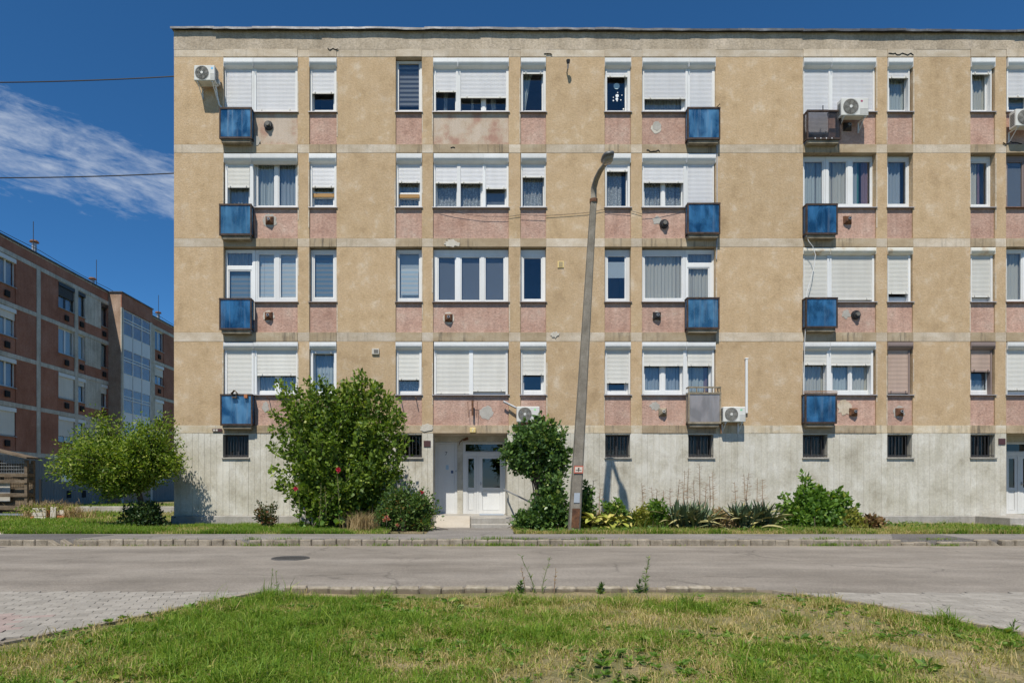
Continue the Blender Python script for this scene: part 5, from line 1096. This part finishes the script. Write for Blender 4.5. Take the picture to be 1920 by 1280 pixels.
# hollyhocks in front of it
def hollyhock(px, py0, py1, Y, flowers, lab, fm=m_redf):
    b, tp = P(px, py0, Y), P(px+random.uniform(-6, 6), py1, Y-.05); t = thing('hollyhock', lab, 'flower', tuple(b), 'hollyhocks before the large bush')
    m = MB(); m.tube([b, (b+tp)/2+Vector((.03, -.04, 0)), tp], [.012, .009, .005], 5); m.build('stem', m_pole if False else plain('stem_green', (.16, .17, .06), .6), t)
    n = 26; s = rng.random(n)**1.3; p = np.array(b)+(np.array(tp-b))*s[:, None]*.9; d = unit(rng.normal(size=(n, 3))*np.array([1, .8, .2])+np.array([0, -.5, .1])); k = (1-s*.7)
    leaves('foliage', p, d, .17*k, .16*k, g_fresh, t)
    n = 30; s = .45+.55*rng.random(n); p = np.array(b)+(np.array(tp-b))*s[:, None]; leaves('buds', p, rng.normal(size=(n, 3))*.6+np.array([0, -.4, .3]), .045, .04, leafmat('bud', [(0, (.16, .17, .06)), (1, (.42, .33, .16))]), t)
    for fx_, fy_ in flowers:
        c = np.array(P(fx_, fy_, Y-.12)); n = 9; a = np.arange(n)*2*np.pi/n*2.2; d = np.stack([np.cos(a), -.55+rng.random(n)*.3, np.sin(a)], 1); leaves('flower', np.tile(c, (n, 1)), d, .075, .075, fm, t)
hollyhock(636, 985, 872, 15.9, [(634, 879), (635, 881.5)], 'tall hollyhock with one red bloom at the middle of the large bush'); hollyhock(562, 985, 912, 15.9, [(554.5, 915.5)], 'hollyhock with a red bloom at the left side of the large bush')
hollyhock(598, 988, 905, 15.8, [], 'hollyhock stalk past flowering with broad leaves low in the large bush'); hollyhock(611, 985, 912, 15.9, [], 'dry topped hollyhock stalk beside the tall red one')
# lower bushes by the entrance
tg = ell(745, 950, 55, 42, 16.0, 70, .55, .5, 1.0, .25)+ell(793, 955, 24, 36, 15.8, 34, .4, .5, 1, .25)+[np.array(P(x, y, 15.8)) for x, y in ((788,925),(800,918),(812,930),(815,945),(772,902),(760,900),(735,905))]
t = shrub('rose_bush', 'low dark rose bush with fading blooms immediately left of the ramp', 'bush', P(758, 992, 15.9), tg, 95, .075, .05, g_rose, jit=.11, t0=.25, spread=.38, bend=.7)
for px, py, mt in ((791,922,m_redf),(724,968,m_pinkf),(729,973,m_pinkf),(721,974,m_pinkf),(745,984,m_pinkf)):
    c = np.array(P(px, py, 15.35)); n = 16; leaves('flower', np.tile(c, (n, 1)), rng.normal(size=(n, 3))+np.array([0, -1., 0]), .065, .055, mt, t)
tg = ell(500, 960, 20, 22, 16.4, 26, .3, .6, 1., .3)+[np.array(P(x, y, 16.4)) for x, y in ((483,938),(484,945),(515,942),(517,950))]
shrub('small_rose', 'small rose bush with reddish leaves standing alone against the concrete wall', 'bush', P(501, 988, 16.4), tg, 38, .06, .042, leafmat('leaf_reddish', [(0, (.03, .055, .02)), (.5, (.07, .10, .03)), (.72, (.16, .10, .04)), (1, (.34, .13, .06))]), jit=.07, spread=.1)
def blades(name, Pn, H, W, mat, parent=None, var=None, lean=.35, kind=None, up=1.0):
    n = len(Pn); a = rng.random(n)*2*np.pi; Dh = np.stack([np.cos(a), np.sin(a), np.zeros(n)], 1); S = np.stack([-np.sin(a), np.cos(a), np.zeros(n)], 1)
    tw = rng.random(n)*np.pi; S = S*np.cos(tw)[:, None]+Dh*np.sin(tw)[:, None]; H = np.broadcast_to(np.asarray(H, float), n)[:, None]; W = np.broadcast_to(np.asarray(W, float), n)[:, None]; l = (rng.random(n)*lean*2)[:, None]
    Z = np.array([0, 0, 1.]); m_ = Pn+Z*H*.55*up+Dh*H*l*.3; tp = Pn+Z*H*(1-.35*l)*up+Dh*H*l
    V = np.stack([Pn-S*W*.5, Pn+S*W*.5, m_-S*W*.42, m_+S*W*.42, tp], 1).reshape(-1, 3); b = np.arange(n)[:, None]*5
    Fc = np.concatenate([b+np.array([[0, 1, 3]]), b+np.array([[0, 3, 2]]), b+np.array([[2, 3, 4]])]); o = np_mesh(name, V, Fc, mat, parent, np.repeat(rng.random(n) if var is None else var, 5))
    if kind: o['kind'] = kind
    return o
def tuft(name, label, cat, px, py, Y, n, h, spread, mat, w_=.008, lean=.4, group=None, seed_heads=False):
    b = P(px, py, Y); b.z = .12; t = thing(name, label, cat, tuple(b), group); Pn = np.array(b)+rng.normal(size=(n, 3))*np.array([spread, spread*.6, 0]); blades('blades', Pn, rng.uniform(.5, 1, n)*h, w_, mat, t, lean=lean, kind='stuff'); return t
tuft('dry_grass_tuft', 'tuft of straw coloured dry grass at the foot of the large bush', 'grass tuft', 679, 985, 15.6, 420, .62, .17, g_dry, .010)
# climbing shrub right of the entrance
Ys = 16.2
tg = ell(1003, 818, 44, 30, Ys, 52, .6, .4, 1.)+ell(968, 848, 26, 22, Ys, 26, .4, .5, 1)+ell(1038, 846, 24, 34, Ys, 30, .45, .5, 1)+ell(1000, 862, 22, 20, Ys, 16, .4, .5, 1)+[np.array(P(x, y, Ys)) for x, y in ((1013,782),(1008,780),(1018,788),(1058,805),(1055,815),(1062,850),(1068,846),(1063,880),(945,845),(942,858),(950,828),(968,800),(985,790),(1040,795),(1030,788))]
shrub('climbing_shrub', 'glossy dark green shrub with bare lower stems between the entrance and the lamp post', 'shrub', P(1020, 990, Ys), tg, 72, .105, .075, g_dark, jit=.12, t0=.70, spread=.09, bend=.8, stem=.022, stems_shown=26)
tg = ell(1034, 952, 36, 40, 16.0, 80, .6, .3, 1, .3)+ell(988, 974, 28, 16, 15.8, 36, .45, .4, 1, .22)+ell(1040, 902, 15, 36, 16., 22, .35, .4, 1)
shrub('lower_shrub', 'dense leafy shrub at the foot of the climbing shrub beside the lamp post', 'shrub', P(1025, 990, 16.), tg, 80, .10, .075, g_dark, jit=.12, t0=.2, spread=.3, bend=.7)
tg = ell(1095, 945, 18, 42, 15.9, 40, .35, .4, 1, .25)+[np.array(P(x, y, 15.9)) for x, y in ((1092,902),(1100,908),(1108,915),(1098,920))]
shrub('dark_shrub', 'narrow dark leafy shrub directly behind the right side of the lamp post', 'shrub', P(1093, 990, 15.9), tg, 55, .09, .06, g_dark, jit=.09, t0=.2, spread=.1, bend=.8)
# yellow hostas: every leaf a piece
def leafplate(name, L, W, n=5, arch=.35, mat=None):
    m = MB(); V = []
    for k in range(n+1):
        q = k/n; hw = W/2*math.sin(math.pi*min(q*.92+.06, 1))**.8; x = L*q; z = L*arch*(q-1.35*q*q)
        V += [(x, -hw, z+hw*.35), (x, 0, z), (x, hw, z+hw*.35)]
    m.add(V, [(k*3+i, k*3+i+1, k*3+3+i+1, k*3+3+i) for k in range(n) for i in (0, 1)]); o = m.build(name, mat, None, smooth=True, local=True); me = o.data; bpy.data.objects.remove(o); return me
def solidleaf(name, stops): return plain(name, stops, .5)
hm = [leafplate('leaf', .30, .15, mat=m_) for m_ in (surf('hosta_yellow', [(.42,.36,.08),(.52,.46,.16)], sc=9, bump=0, speck=.05, rough=.5), surf('hosta_lime', [(.24,.28,.04),(.36,.36,.08)], sc=9, bump=0, speck=.05, rough=.5))]
for px, py, n, lab in ((1112, 984, 48, 'yellow leaved hosta nearest the lamp post'), (1140, 983, 48, 'yellow green hosta in the middle of its row'), (1164, 981, 36, 'yellow hosta farthest from the lamp post')):
    Y = 15.6+random.uniform(-.1, .1); b = P(px, py, Y); b.z = .12; t = thing('hosta', lab, 'plant', tuple(b), 'hostas beside the lamp post')
    for k in range(n):
        o = bpy.data.objects.new('leaf', hm[0 if random.random() < .6 else 1]); C.objects.link(o); o.parent = t; r_ = random.uniform(0, .12); a = random.uniform(0, 2*math.pi)
        o.location = (r_*math.cos(a), r_*math.sin(a), random.uniform(.05, .34)); o.rotation_euler = (random.uniform(-.3, .3), -random.uniform(-.3, .7), a); s_ = random.uniform(.7, 1.2); o.scale = (s_, s_, s_)
# yuccas: every sword leaf a piece
ym = [leafplate('leaf', .68, .05, 5, ar, m_) for ar, m_ in ((.05, surf('yucca_green', [(.05,.085,.045),(.09,.13,.065)], sc=5, bump=0, speck=.08, rough=.5)), (.25, surf('yucca_green_pale', [(.13,.16,.075),(.22,.23,.11)], sc=5, bump=0, speck=.08, rough=.5)), (.5, surf('yucca_straw', [(.30,.27,.10),(.42,.38,.19)], sc=5, bump=0, speck=.08, rough=.6)))]
for px, Y, n, lab in ((1292, 15.9, 290, 'spiky yucca clump under the barred window with tall dry stalks behind'), (1408, 15.9, 290, 'spiky yucca clump beside the broad leafy bush')):
    b = P(px, 988, Y); b.z = .12; t = thing('yucca', lab, 'plant', tuple(b), 'yuccas along the concrete base')
    for k in range(n):
        el = 1.42*random.random()**.62+.05; a = random.uniform(0, 2*math.pi); o = bpy.data.objects.new('leaf', ym[0 if el > .75 and random.random() < .85 else 1 if random.random() < .55 else 2]); C.objects.link(o); o.parent = t
        c_ = random.uniform(-.48, .48); o.location = (c_, random.uniform(-.3, .2), random.uniform(0, .22)); o.rotation_euler = (random.uniform(-.5, .5), -el, a); s_ = random.uniform(.68, .98) if el > .9 else random.uniform(.8, 1.15); o.scale = (s_, s_*random.uniform(1.1, 1.8), s_)
def stalks(label, spots, Y, side=True):
    b0 = P(spots[0][0], 985, Y); t = thing('dry_stalks', label, 'dry stalks', (b0.x, Y, .12), 'dry flower stalks'); 
    for px, py in spots:
        a, b = P(px+random.uniform(-4, 4), 975, Y+random.uniform(-.2, .2)), P(px, py, Y); m = MB(); m.tube([a, (a+b)/2+Vector((random.uniform(-.04, .04), 0, 0)), b], [.014, .010, .005], 4, False); h = b-a
        for k in range(26):
            s_ = random.uniform(.4, 1); p = a+h*s_; l_ = random.uniform(.04, .16)*(1.25-s_*.7); q = random.choice((-1, 1)); m.tube([p, p+Vector((q*l_, random.uniform(-.06, .06), l_*.35))], .0038, 3, False)
        m.build('stalk', m_railr if False else m_stalk, t)
m_stalk = surf('dry_stalk', [(.20,.125,.075),(.33,.22,.14)], sc=6, bump=0, speck=.1)
stalks('tall brown dried flower stalks rising behind the first yucca', [(1284,882),(1291,878),(1311,868),(1300,900),(1330,892),(1336,885),(1274,898),(1324,905)], 16.5)
stalks('thin brown dried flower stalks rising behind the second yucca', [(1377,903),(1395,888),(1404,886),(1420,896),(1430,898)], 16.5)
stalks('faint dry grass stalks between the lamp post and the first yucca', [(1203,905),(1222,912),(1232,916),(1244,918),(1256,915),(1113,900),(1126,915)], 16.6)
for px, n, h, g_, lab in ((1200, 260, .42, g_lime, 'yellowing grassy clump left of the first yucca'), (1228, 300, .48, g_fresh, 'green leafy weed clump beside the first yucca'), (1150, 300, .45, g_fresh, 'green grassy clump behind the yellow hostas'), (1352, 240, .42, g_dry, 'dry straw clump between the two yuccas'), (1590, 160, .4, g_lime, 'yellow green grassy clump at the right end of the broad bush'), (1245, 160, .35, g_dry, 'dry straw clump before the first yucca'), (1125, 120, .7, g_dry, 'dry tall grass behind the hostas by the lamp post')):
    tuft('weed_clump', lab, 'weeds', px, 985, 16.0, n*2, h*1.15, .27, g_, .016, .5, 'weed clumps along the base')
for px, py, rx, ry, g_, nm, lab in ((1202, 962, 24, 17, g_lime, 40, 'yellow green leafy weed left of the green one before the first yucca'), (1232, 955, 17, 25, g_fresh, 40, 'upright green leafy weed immediately left of the first yucca'), (1150, 952, 28, 20, g_fresh, 44, 'green leafy plants rising behind the yellow hostas'), (1352, 966, 16, 16, g_dry, 30, 'withered tan leaves between the two yuccas'), (1176, 970, 12, 14, g_dark, 24, 'small dark leafy plant right of the hostas'), (1634, 975, 26, 9, g_rust, 36, 'withered brown plants at the right of the broad bush'), (1595, 968, 16, 18, g_lime, 28, 'yellowing leafy stems at the right end of the broad bush')):
    shrub('leafy_weed', lab, 'weeds', P(px, 990, 15.9), ell(px, py, rx, ry, 15.9, nm, .25, .3, 1, .2), 30, .10, .05 if g_ is not g_dry else .03, g_, jit=.06, t0=.1, spread=.16, bend=.7, group='leafy weeds along the base')
# broad leafy bush on the right
tg = ell(1522, 962, 66, 28, 16.3, 100, .6, .3, 1, .24)+ell(1512, 930, 34, 26, 16.3, 36, .4, .4, 1)+ell(1578, 950, 22, 34, 16.2, 22, .35, .5, 1, .3)+[np.array(P(x, y, 16.3)) for x, y in ((1502,888),(1505,893),(1510,905),(1572,918),(1577,925),(1590,930),(1606,948),(1603,955),(1470,925),(1462,935),(1540,915))]
shrub('broad_bush', 'broad bright green leafy bush low against the pale concrete base at the right', 'bush', P(1530, 990, 16.2), tg, 58, .12, .08, g_fresh, jit=.10, t0=.15, spread=.5, bend=.7)
# tree at the corner of the building
Yt_ = 17.4; tr = thing('small_tree', 'small spreading tree with feathery yellow green leaves at the left corner of the facade', 'tree', tuple(P(268, 986, Yt_)))
bs = np.array(P(268, 988, Yt_)); bs[2] = .1; fork = np.array(P(258, 915, Yt_)); m = MB()
m.tube([tuple(bs), tuple(bs*.5+fork*.5+np.array([.06, 0, 0])), tuple(fork)], [.10, .08, .07], 9)
Pn = []; D = []; lobes = ell(215, 856, 84, 48, Yt_-.2, 90, 1.5, .3, 1.)+ell(232, 902, 50, 22, Yt_-.3, 26, .9, .3, 1.)+ell(285, 850, 46, 55, Yt_-.3, 46, 1.0, .4, 1.)+ell(160, 872, 52, 36, Yt_-.2, 34, .9, .5, 1.)+[np.array(P(x, y, Yt_-.3)) for x, y in ((180,779),(190,783),(183,788),(225,785),(312,782),(308,790),(262,792),(110,858),(98,862),(87,886),(105,888),(95,870),(145,815),(150,805),(332,860),(338,862),(335,830),(325,800),(200,930),(190,938),(215,922),(165,835),(340,878))]
for tg in lobes:
    mid = fork+(tg-fork)*.45+np.array([0, 0, .35]); n = 9; s = np.linspace(0, 1, n)[:, None]; path = (1-s)**2*fork+2*s*(1-s)*mid+s*s*tg
    m.tube([tuple(q) for q in path], [.045*(1-.9*k/(n-1))+.003 for k in range(n)], 5, False)
    k = int(rng.uniform(120, 420)); s = .35+.65*rng.random(k)[:, None]**.75; p = (1-s)**2*fork+2*s*(1-s)*mid+s*s*tg; p = p+rng.normal(size=(k, 3))*(.20-.08*s); Pn.append(p); D.append(rng.normal(size=(k, 3))*.8+unit(np.tile(tg-fork, (k, 1)))*.6+np.array([0, 0, -.05]))
m.build('trunk', m_bark, tr); Pn = np.concatenate(Pn); D = np.concatenate(D); leaves('crown', Pn, D, rng.uniform(.06, .125, len(Pn)), rng.uniform(.03, .055, len(Pn)), g_tree, tr)
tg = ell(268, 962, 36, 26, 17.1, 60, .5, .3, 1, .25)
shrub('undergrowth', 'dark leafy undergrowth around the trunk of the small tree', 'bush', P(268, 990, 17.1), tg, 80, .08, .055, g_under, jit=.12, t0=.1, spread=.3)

# ------------------------------------------------------------------ yard at the left
Yh = 22.4; sh = thing('compost_shed', 'weathered slatted timber shed with sloping roof and wire mesh at the left edge', 'shed', tuple(P(20, 968, Yh)))
xr = P(50, 900, Yh).x; xl = P(-75, 900, Yh).x; z = lambda py: P(0, py, Yh).z
m = MB(); a, b = P(-75, 826, Yh), P(59, 857, Yh); m.add([(a.x, Yh-.25, a.z), (b.x, Yh-.25, b.z), (b.x, Yh+.42, b.z), (a.x, Yh+.42, a.z), (a.x, Yh-.25, a.z-.06), (b.x, Yh-.25, b.z-.06), (b.x, Yh+.42, b.z-.06), (a.x, Yh+.42, a.z-.06)], [(0,1,2,3),(4,7,6,5),(0,4,5,1),(1,5,6,2),(2,6,7,3),(3,7,4,0)]); m.build('roof', m_wood, sh)
for x in (xr, (xr+xl)/2, xl):
    for y in (Yh, Yh+.33): bx('post', m_wood, sh, x-.05, x+.05, y-.05, y+.05, .0, z(862))
for y0, y1 in ((887,893.5),(899,905),(924,931),(947,955)):
    bx('slat', m_wood, sh, xl, xr+.06+random.uniform(0, .05), Yh-.085, Yh-.052, z(y1), z(y0))
    bx('slat', m_wood, sh, xr+.055, xr+.085, Yh-.05, Yh+.33, z(y1), z(y0)); bx('slat', m_wood, sh, xl, xr, Yh+.39, Yh+.42, z(y1)-.05, z(y0)+.12)
m = MB()
for k in range(28): x = xl+(xr-xl)*k/27; m.tube([(x, Yh-.02, z(887)), (x, Yh-.02, z(861))], .006, 4, False)
for k in range(5): zz = z(886-k*6); m.tube([(xl, Yh-.02, zz), (xr, Yh-.02, zz)], .006, 4, False)
m.build('wire_mesh', m_galv, sh)
bx('back_board', m_wood, sh, xl, xr-.06, Yh+.30, Yh+.325, z(960), z(868)); bx('base_rail', m_galv, sh, xl, xr, Yh-.04, Yh+.02, z(966), z(962))
bx('tarp_sheet', m_patch, sh, xl+.2, xr-.7, Yh+.12, Yh+.15, z(940), z(903))
pl = thing('broken_planter', 'broken planter of white boards and red brick pieces heaped with dry clippings', 'planter', tuple(P(95, 972, 21.))); Yp = 21.
def board(px0, py0, px1, py1, Y, d, mat, rot=0):
    a, b = P(px0, py1, Y), P(px1, py0, Y); m = MB(); m.cbox(-(b.x-a.x)/2, (b.x-a.x)/2, -d/2, d/2, 0, b.z-a.z, c=.01); o = m.build('board', mat, pl, local=True); o.location = Vector(((a.x+b.x)/2, Y, a.z))-pl.location; o.rotation_euler = (random.uniform(-.1, .1), 0, rot); return o
board(62, 952, 86, 959, Yp, .05, m_patchw, .12); board(61, 960, 86, 967, Yp-.04, .05, m_patchw, .08); board(62, 968, 85, 973, Yp-.06, .05, m_patchw, .1); board(93, 950, 106, 972, Yp-.1, .05, m_patchw, -.3); board(106, 956, 122, 969, Yp+.1, .05, m_patchw, -.25)
board(85, 956, 95, 972, Yp+.2, .25, m_terra, .3); board(107, 966, 124, 971, Yp, .2, m_terra, -.1); board(58, 968, 64, 973, Yp-.1, .1, m_terra, .2); board(120, 958, 138, 962, Yp+.5, .3, m_wood, .1)
n = 900; Pn = np.array(P(92, 953, Yp+.5))+rng.normal(size=(n, 3))*np.array([.42, .35, .10]); leaves('clippings', Pn, rng.normal(size=(n, 3))+np.array([0, 0, .6]), .22, .012, g_dry, pl)
n = 500; Pn = np.array(P(85, 954, Yp+.4))+rng.normal(size=(n, 3))*np.array([.4, .3, .06]); leaves('weeds', Pn, rng.normal(size=(n, 3))+np.array([0, 0, .6]), .09, .05, g_tree, pl)
tuft('dry_grass_tuft', 'dry straw tuft to the right of the broken planter', 'grass tuft', 132, 970, 21.3, 300, .75, .4, g_dry, .014, .6)
tuft('dry_grass_tuft', 'straw tuft leaning against the slatted shed corner', 'grass tuft', 60, 968, 21.8, 160, .8, .25, g_dry, .012, .5)
m = MB(); m.cbox(P(140, 950, 27).x, P(345, 950, 27).x, 27, 27.25, -.05, P(0, 949, 27).z, c=.02); tag(m.build('low_wall', m_plinth), 'low garden edging wall across the yard behind the small tree', 'low wall')
tag(bx('yard_post', m_black, None, P(73, 900, 30).x, P(76.5, 900, 30).x, 30, 30.1, .0, P(0, 898, 30).z), 'thin dark post against the grey corrugated cladding', 'post')

# trees and a low wall across the way, seen only as reflections in the entrance glass
lw = tag(bx('garden_wall', m_plinth, None, -14, 14, -12.3, -12.0, -.06, 1.2, c=.02), 'low wall reflected as a pale line in the entrance door glass', 'wall')
proto = None
for x, y, s_ in ((-6.5, -15.5, 1.), (-1.5, -17, 1.15), (3.8, -15, .95), (9.5, -17.5, 1.2), (-12.5, -17, 1.1)):
    if proto is None:
        proto = thing('broadleaf_tree', 'dark tree reflected in the glass above the entrance door', 'tree', (x, y, -.06), 'trees reflected in the entrance glass'); m = MB(); m.tube([(x, y, -.06), (x+.1, y, 1.8), (x, y, 3.4)], [.2, .16, .1], 8); m.build('trunk', m_bark, proto)
        c = unit(rng.normal(size=(160, 3)))*rng.uniform(.5, 1, 160)[:, None]*np.array([2.3, 2., 2.]) + np.array([x, y, 3.6]); Pn = np.repeat(c, 45, 0)+rng.normal(size=(7200, 3))*.32; leaves('crown', Pn, rng.normal(size=(7200, 3)), .16, .11, g_bush, proto)
    else: o = copy_tree(proto); o.location = (x, y, -.06); o.rotation_euler.z = x; o.scale = (s_, s_, s_)
# ------------------------------------------------------------------ grass
def lawn_pts(n, y0, y1):
    y = y0+(y1-y0)*rng.random(n); a, b = le(y)+.02, re(y)-.02; x = a+(b-a)*rng.random(n); return x, y
x, y = lawn_pts(400000, 1.5, 6.80)
lush = fbm(x, y, .8, 1)*.50+fbm(x, y, 2.8, 9)*.34+fbm(x, y, 8., 11)*.16 - .012; lush += np.clip((y-6.2)*.16, 0, .12)*(x < 1.0) - .07*np.clip((x-.3)*.5, -1, 1) - np.where((y > 6.66), .22, 0) - np.clip(.45-(x-le(y)), 0, .45)*1.0*(.5+fbm(x, y, 1.5, 50)) - np.clip(.16-(re(y)-x), 0, .2)*1.2
lush = np.clip((lush-.5)*3.4+.5, 0, 1)
keep = rng.random(len(x)) < np.clip(.10+lush*1.4, .03, 1); x, y, lush = x[keep], y[keep], lush[keep]; n = len(x)
dryp = rng.random(n) < np.clip(1.0-lush*1.1, .12, .93); var = np.where(dryp, rng.uniform(.66, 1, n), np.clip(rng.normal(.42, .15, n)+.10*(fbm(x, y, 1.7, 15)-.5)*4*.3, 0, .66))
H = np.where(dryp, rng.uniform(.02, .075, n), rng.uniform(.025, .085, n)*(.5+.8*lush))*(.7+.6*fbm(x, y, 5., 21)); H *= np.where(rng.random(n) < .03, 1.8, 1)*(1+1.1*np.clip((fbm(x, y, 4.5, 33)-.60)*8, 0, 1))
Pn = np.stack([x, y, lawn_h(x, y)-.008], 1)
gl = blades('lawn_grass', Pn, H, rng.uniform(.004, .008, n), g_grass, None, var, .75, 'stuff')
# flat broad-leaved weeds in the lawn
x, y = lawn_pts(2600, 1.8, 6.75); q = fbm(x, y, .6, 12)+(x < .5)*.07+((x < 0) & (y < 5.3))*.10+rng.random(2600)*.15; ok = q > np.quantile(q, .45); x, y = x[ok], y[ok]; n = len(x); kk = 8
cz = lawn_h(x, y); Pn = np.repeat(np.stack([x, y, cz+.02], 1), kk, 0); a = rng.random(n*kk)*2*np.pi; D = np.stack([np.cos(a), np.sin(a), rng.uniform(.1, .7, n*kk)], 1); sz = np.repeat(rng.uniform(.5, 1.1, n)+(rng.random(n) < .06)*.8, kk)
V, Fc = leaf_geo(Pn, D, .055*sz, .026*sz); wl = np_mesh('lawn_weeds', V, Fc, g_fresh, None, np.repeat(np.clip(rng.normal(.6, .2, n*kk), 0, .98), 4)); wl['kind'] = 'stuff'
def verge_grass(name, n, fx_, hmin, hmax, wd, var_=(.38, .16), dry=.25, sc=1.2):
    x, y, z = fx_(n); l = fbm(x, y, sc, 6); l = np.clip((l-.5)*2.2+.5, 0, 1); keep = rng.random(len(x)) < .25+l; x, y, z, l = x[keep], y[keep], z[keep], l[keep]; n = len(x)
    d = rng.random(n) < np.clip(dry+.5-l, .05, .9); v_ = np.where(d, rng.uniform(.66, 1, n), np.clip(rng.normal(*var_, n), 0, .62)); return blades(name, np.stack([x, y, z], 1), rng.uniform(hmin, hmax, n)*(.6+.7*l), wd, g_grass, None, v_, .6, 'stuff')
def va(n): y = WB+.03+(18.0-WB)*rng.random(n)**1.5; x = -11.2+(9.2)*rng.random(n); ok = ~((x > -1.25) & (y > WB+.5)); return x[ok], y[ok], np.full(ok.sum(), .115)
def vb(n): y = WB+.03+(18.0-WB)*rng.random(n)**1.7; x = 1.1+17*rng.random(n); return x, y, np.full(n, .115)
verge_grass('verge_grass', 60000, va, .06, .15, .009, dry=.12); verge_grass('verge_grass', 90000, vb, .05, .17, .009, dry=.62, sc=.9)
def vc(n): y = 15.4+26*rng.random(n)**1.6; x = -9.0-22*rng.random(n)*(y/30); ok = (x > LX+.3) & ~((y < 15.6) & (x < -10.5)); return x[ok], y[ok], np.where(y[ok] < 60, np.where((x[ok] < -9.3) | (y[ok] > 18), .115, .115), 0)
verge_grass('yard_grass', 110000, vc, .07, .17, .014, dry=.3, sc=.5)
x = rng.uniform(1.2, 17, 900); y = WB+.15+3.2*rng.random(900)**1.3; q = fbm(x, y, .7, 40); ok = q > np.quantile(q, .45); x, y = x[ok], y[ok]; n = len(x); kk = 9
a = rng.random(n*kk)*2*np.pi; V, Fc = leaf_geo(np.repeat(np.stack([x, y, np.full(n, .15)], 1), kk, 0)+rng.normal(size=(n*kk, 3))*np.array([.05, .05, .03]), np.stack([np.cos(a), np.sin(a), rng.uniform(.2, 1.2, n*kk)], 1), np.repeat(rng.uniform(.06, .14, n), kk), np.repeat(rng.uniform(.03, .06, n), kk))
vw = np_mesh('verge_weeds', V, Fc, g_fresh, None, np.repeat(np.clip(rng.normal(.4, .25, n*kk), 0, 1), 4)); vw['kind'] = 'stuff'
# weeds in the kerb joints and along the near kerb
def wp(n):
    c = rng.choice(np.array([-4.6,-3.9,-1.8,-1.1,-.7,-.45,-.2,.4,.55,.9,1.3,1.7,2.1,2.6,3.4,4.5,5.6,7.2,7.6,8.3,8.6,-8.2,-7.1,-6.2,-3.0,9.9,10.1]), n); x = c+rng.normal(size=n)*.16; r_ = rng.random(n); y = np.where(r_ < .55, KY-.02-np.abs(rng.normal(size=n))*.02, KY+.16+rng.normal(size=n)*.015); return x, y, np.where(r_ < .55, 0., .11)
verge_grass('kerb_weeds', 5200, wp, .03, .10, .008, dry=.0)
for px, py0, py1, lab, n_, bend in ((1208, 1106, 1046, 'tall single green weed stalk standing at the near kerb right of centre', 90, .05), (1016, 1104, 1042, 'curved green weed stalk right of its twin at the near kerb', 26, .10), (1002, 1104, 1040, 'curved green weed stalk leaning left at the near kerb', 26, -.16), (508, 1103, 1064, 'thin green weed stalk at the left end of the near kerb', 12, .02), (520, 1103, 1070, 'shorter thin weed stalk at the left end of the near kerb', 10, -.02), (1196, 1105, 1088, 'short leafy weed beside the tall stalk at the near kerb', 34, .02), (1126, 1104, 1092, 'bushy grassy weed growing over the near kerb', 60, .02), (976, 1108, 1090, 'dark leafy weed at the near kerb left of the curved stalks', 46, .0), (985, 1100, 1062, 'thin brown dead stalk at the near kerb left of the green stalks', 14, -.05), (1039, 1102, 1064, 'thin brown dead stalk at the near kerb right of the green stalks', 16, .02), (1900, 1192, 1166, 'upright weed growing at the edge of the right driveway', 30, .01)):
    Y = 7.05 if px < 1700 else 5.2; b = P(px, py0, Y); b.z = .0; tp = P(px, py1, Y); h = tp.z; t = thing('weed_stalk', lab, 'weed', tuple(b), 'weeds growing along the near kerb'); brown = 'brown' in lab
    path = [b+Vector((bend*math.sin(q*1.5)*q, 0, h*q)) for q in np.linspace(0, 1, 7)]; m = MB(); m.tube(path, [.005-.0005*k for k in range(7)], 4, False); m.build('stem', m_stalk if brown else plain('weed_stem', (.13, .16, .05), .6), t)
    s = rng.random(n_); p = np.array([np.array(path[0])+np.array([bend*math.sin(q*1.5)*q, 0, h*q]) for q in s]); D = rng.normal(size=(n_, 3))*np.array([1, 1, .3])+np.array([0, 0, .9]); wide = n_ in (34, 60, 46)
    leaves('foliage', p, D, (.075 if n_ > 20 else .05)*(1.2-s*.6), .009 if not wide else .02, g_dry if brown else g_fresh if not wide else g_dark, t)
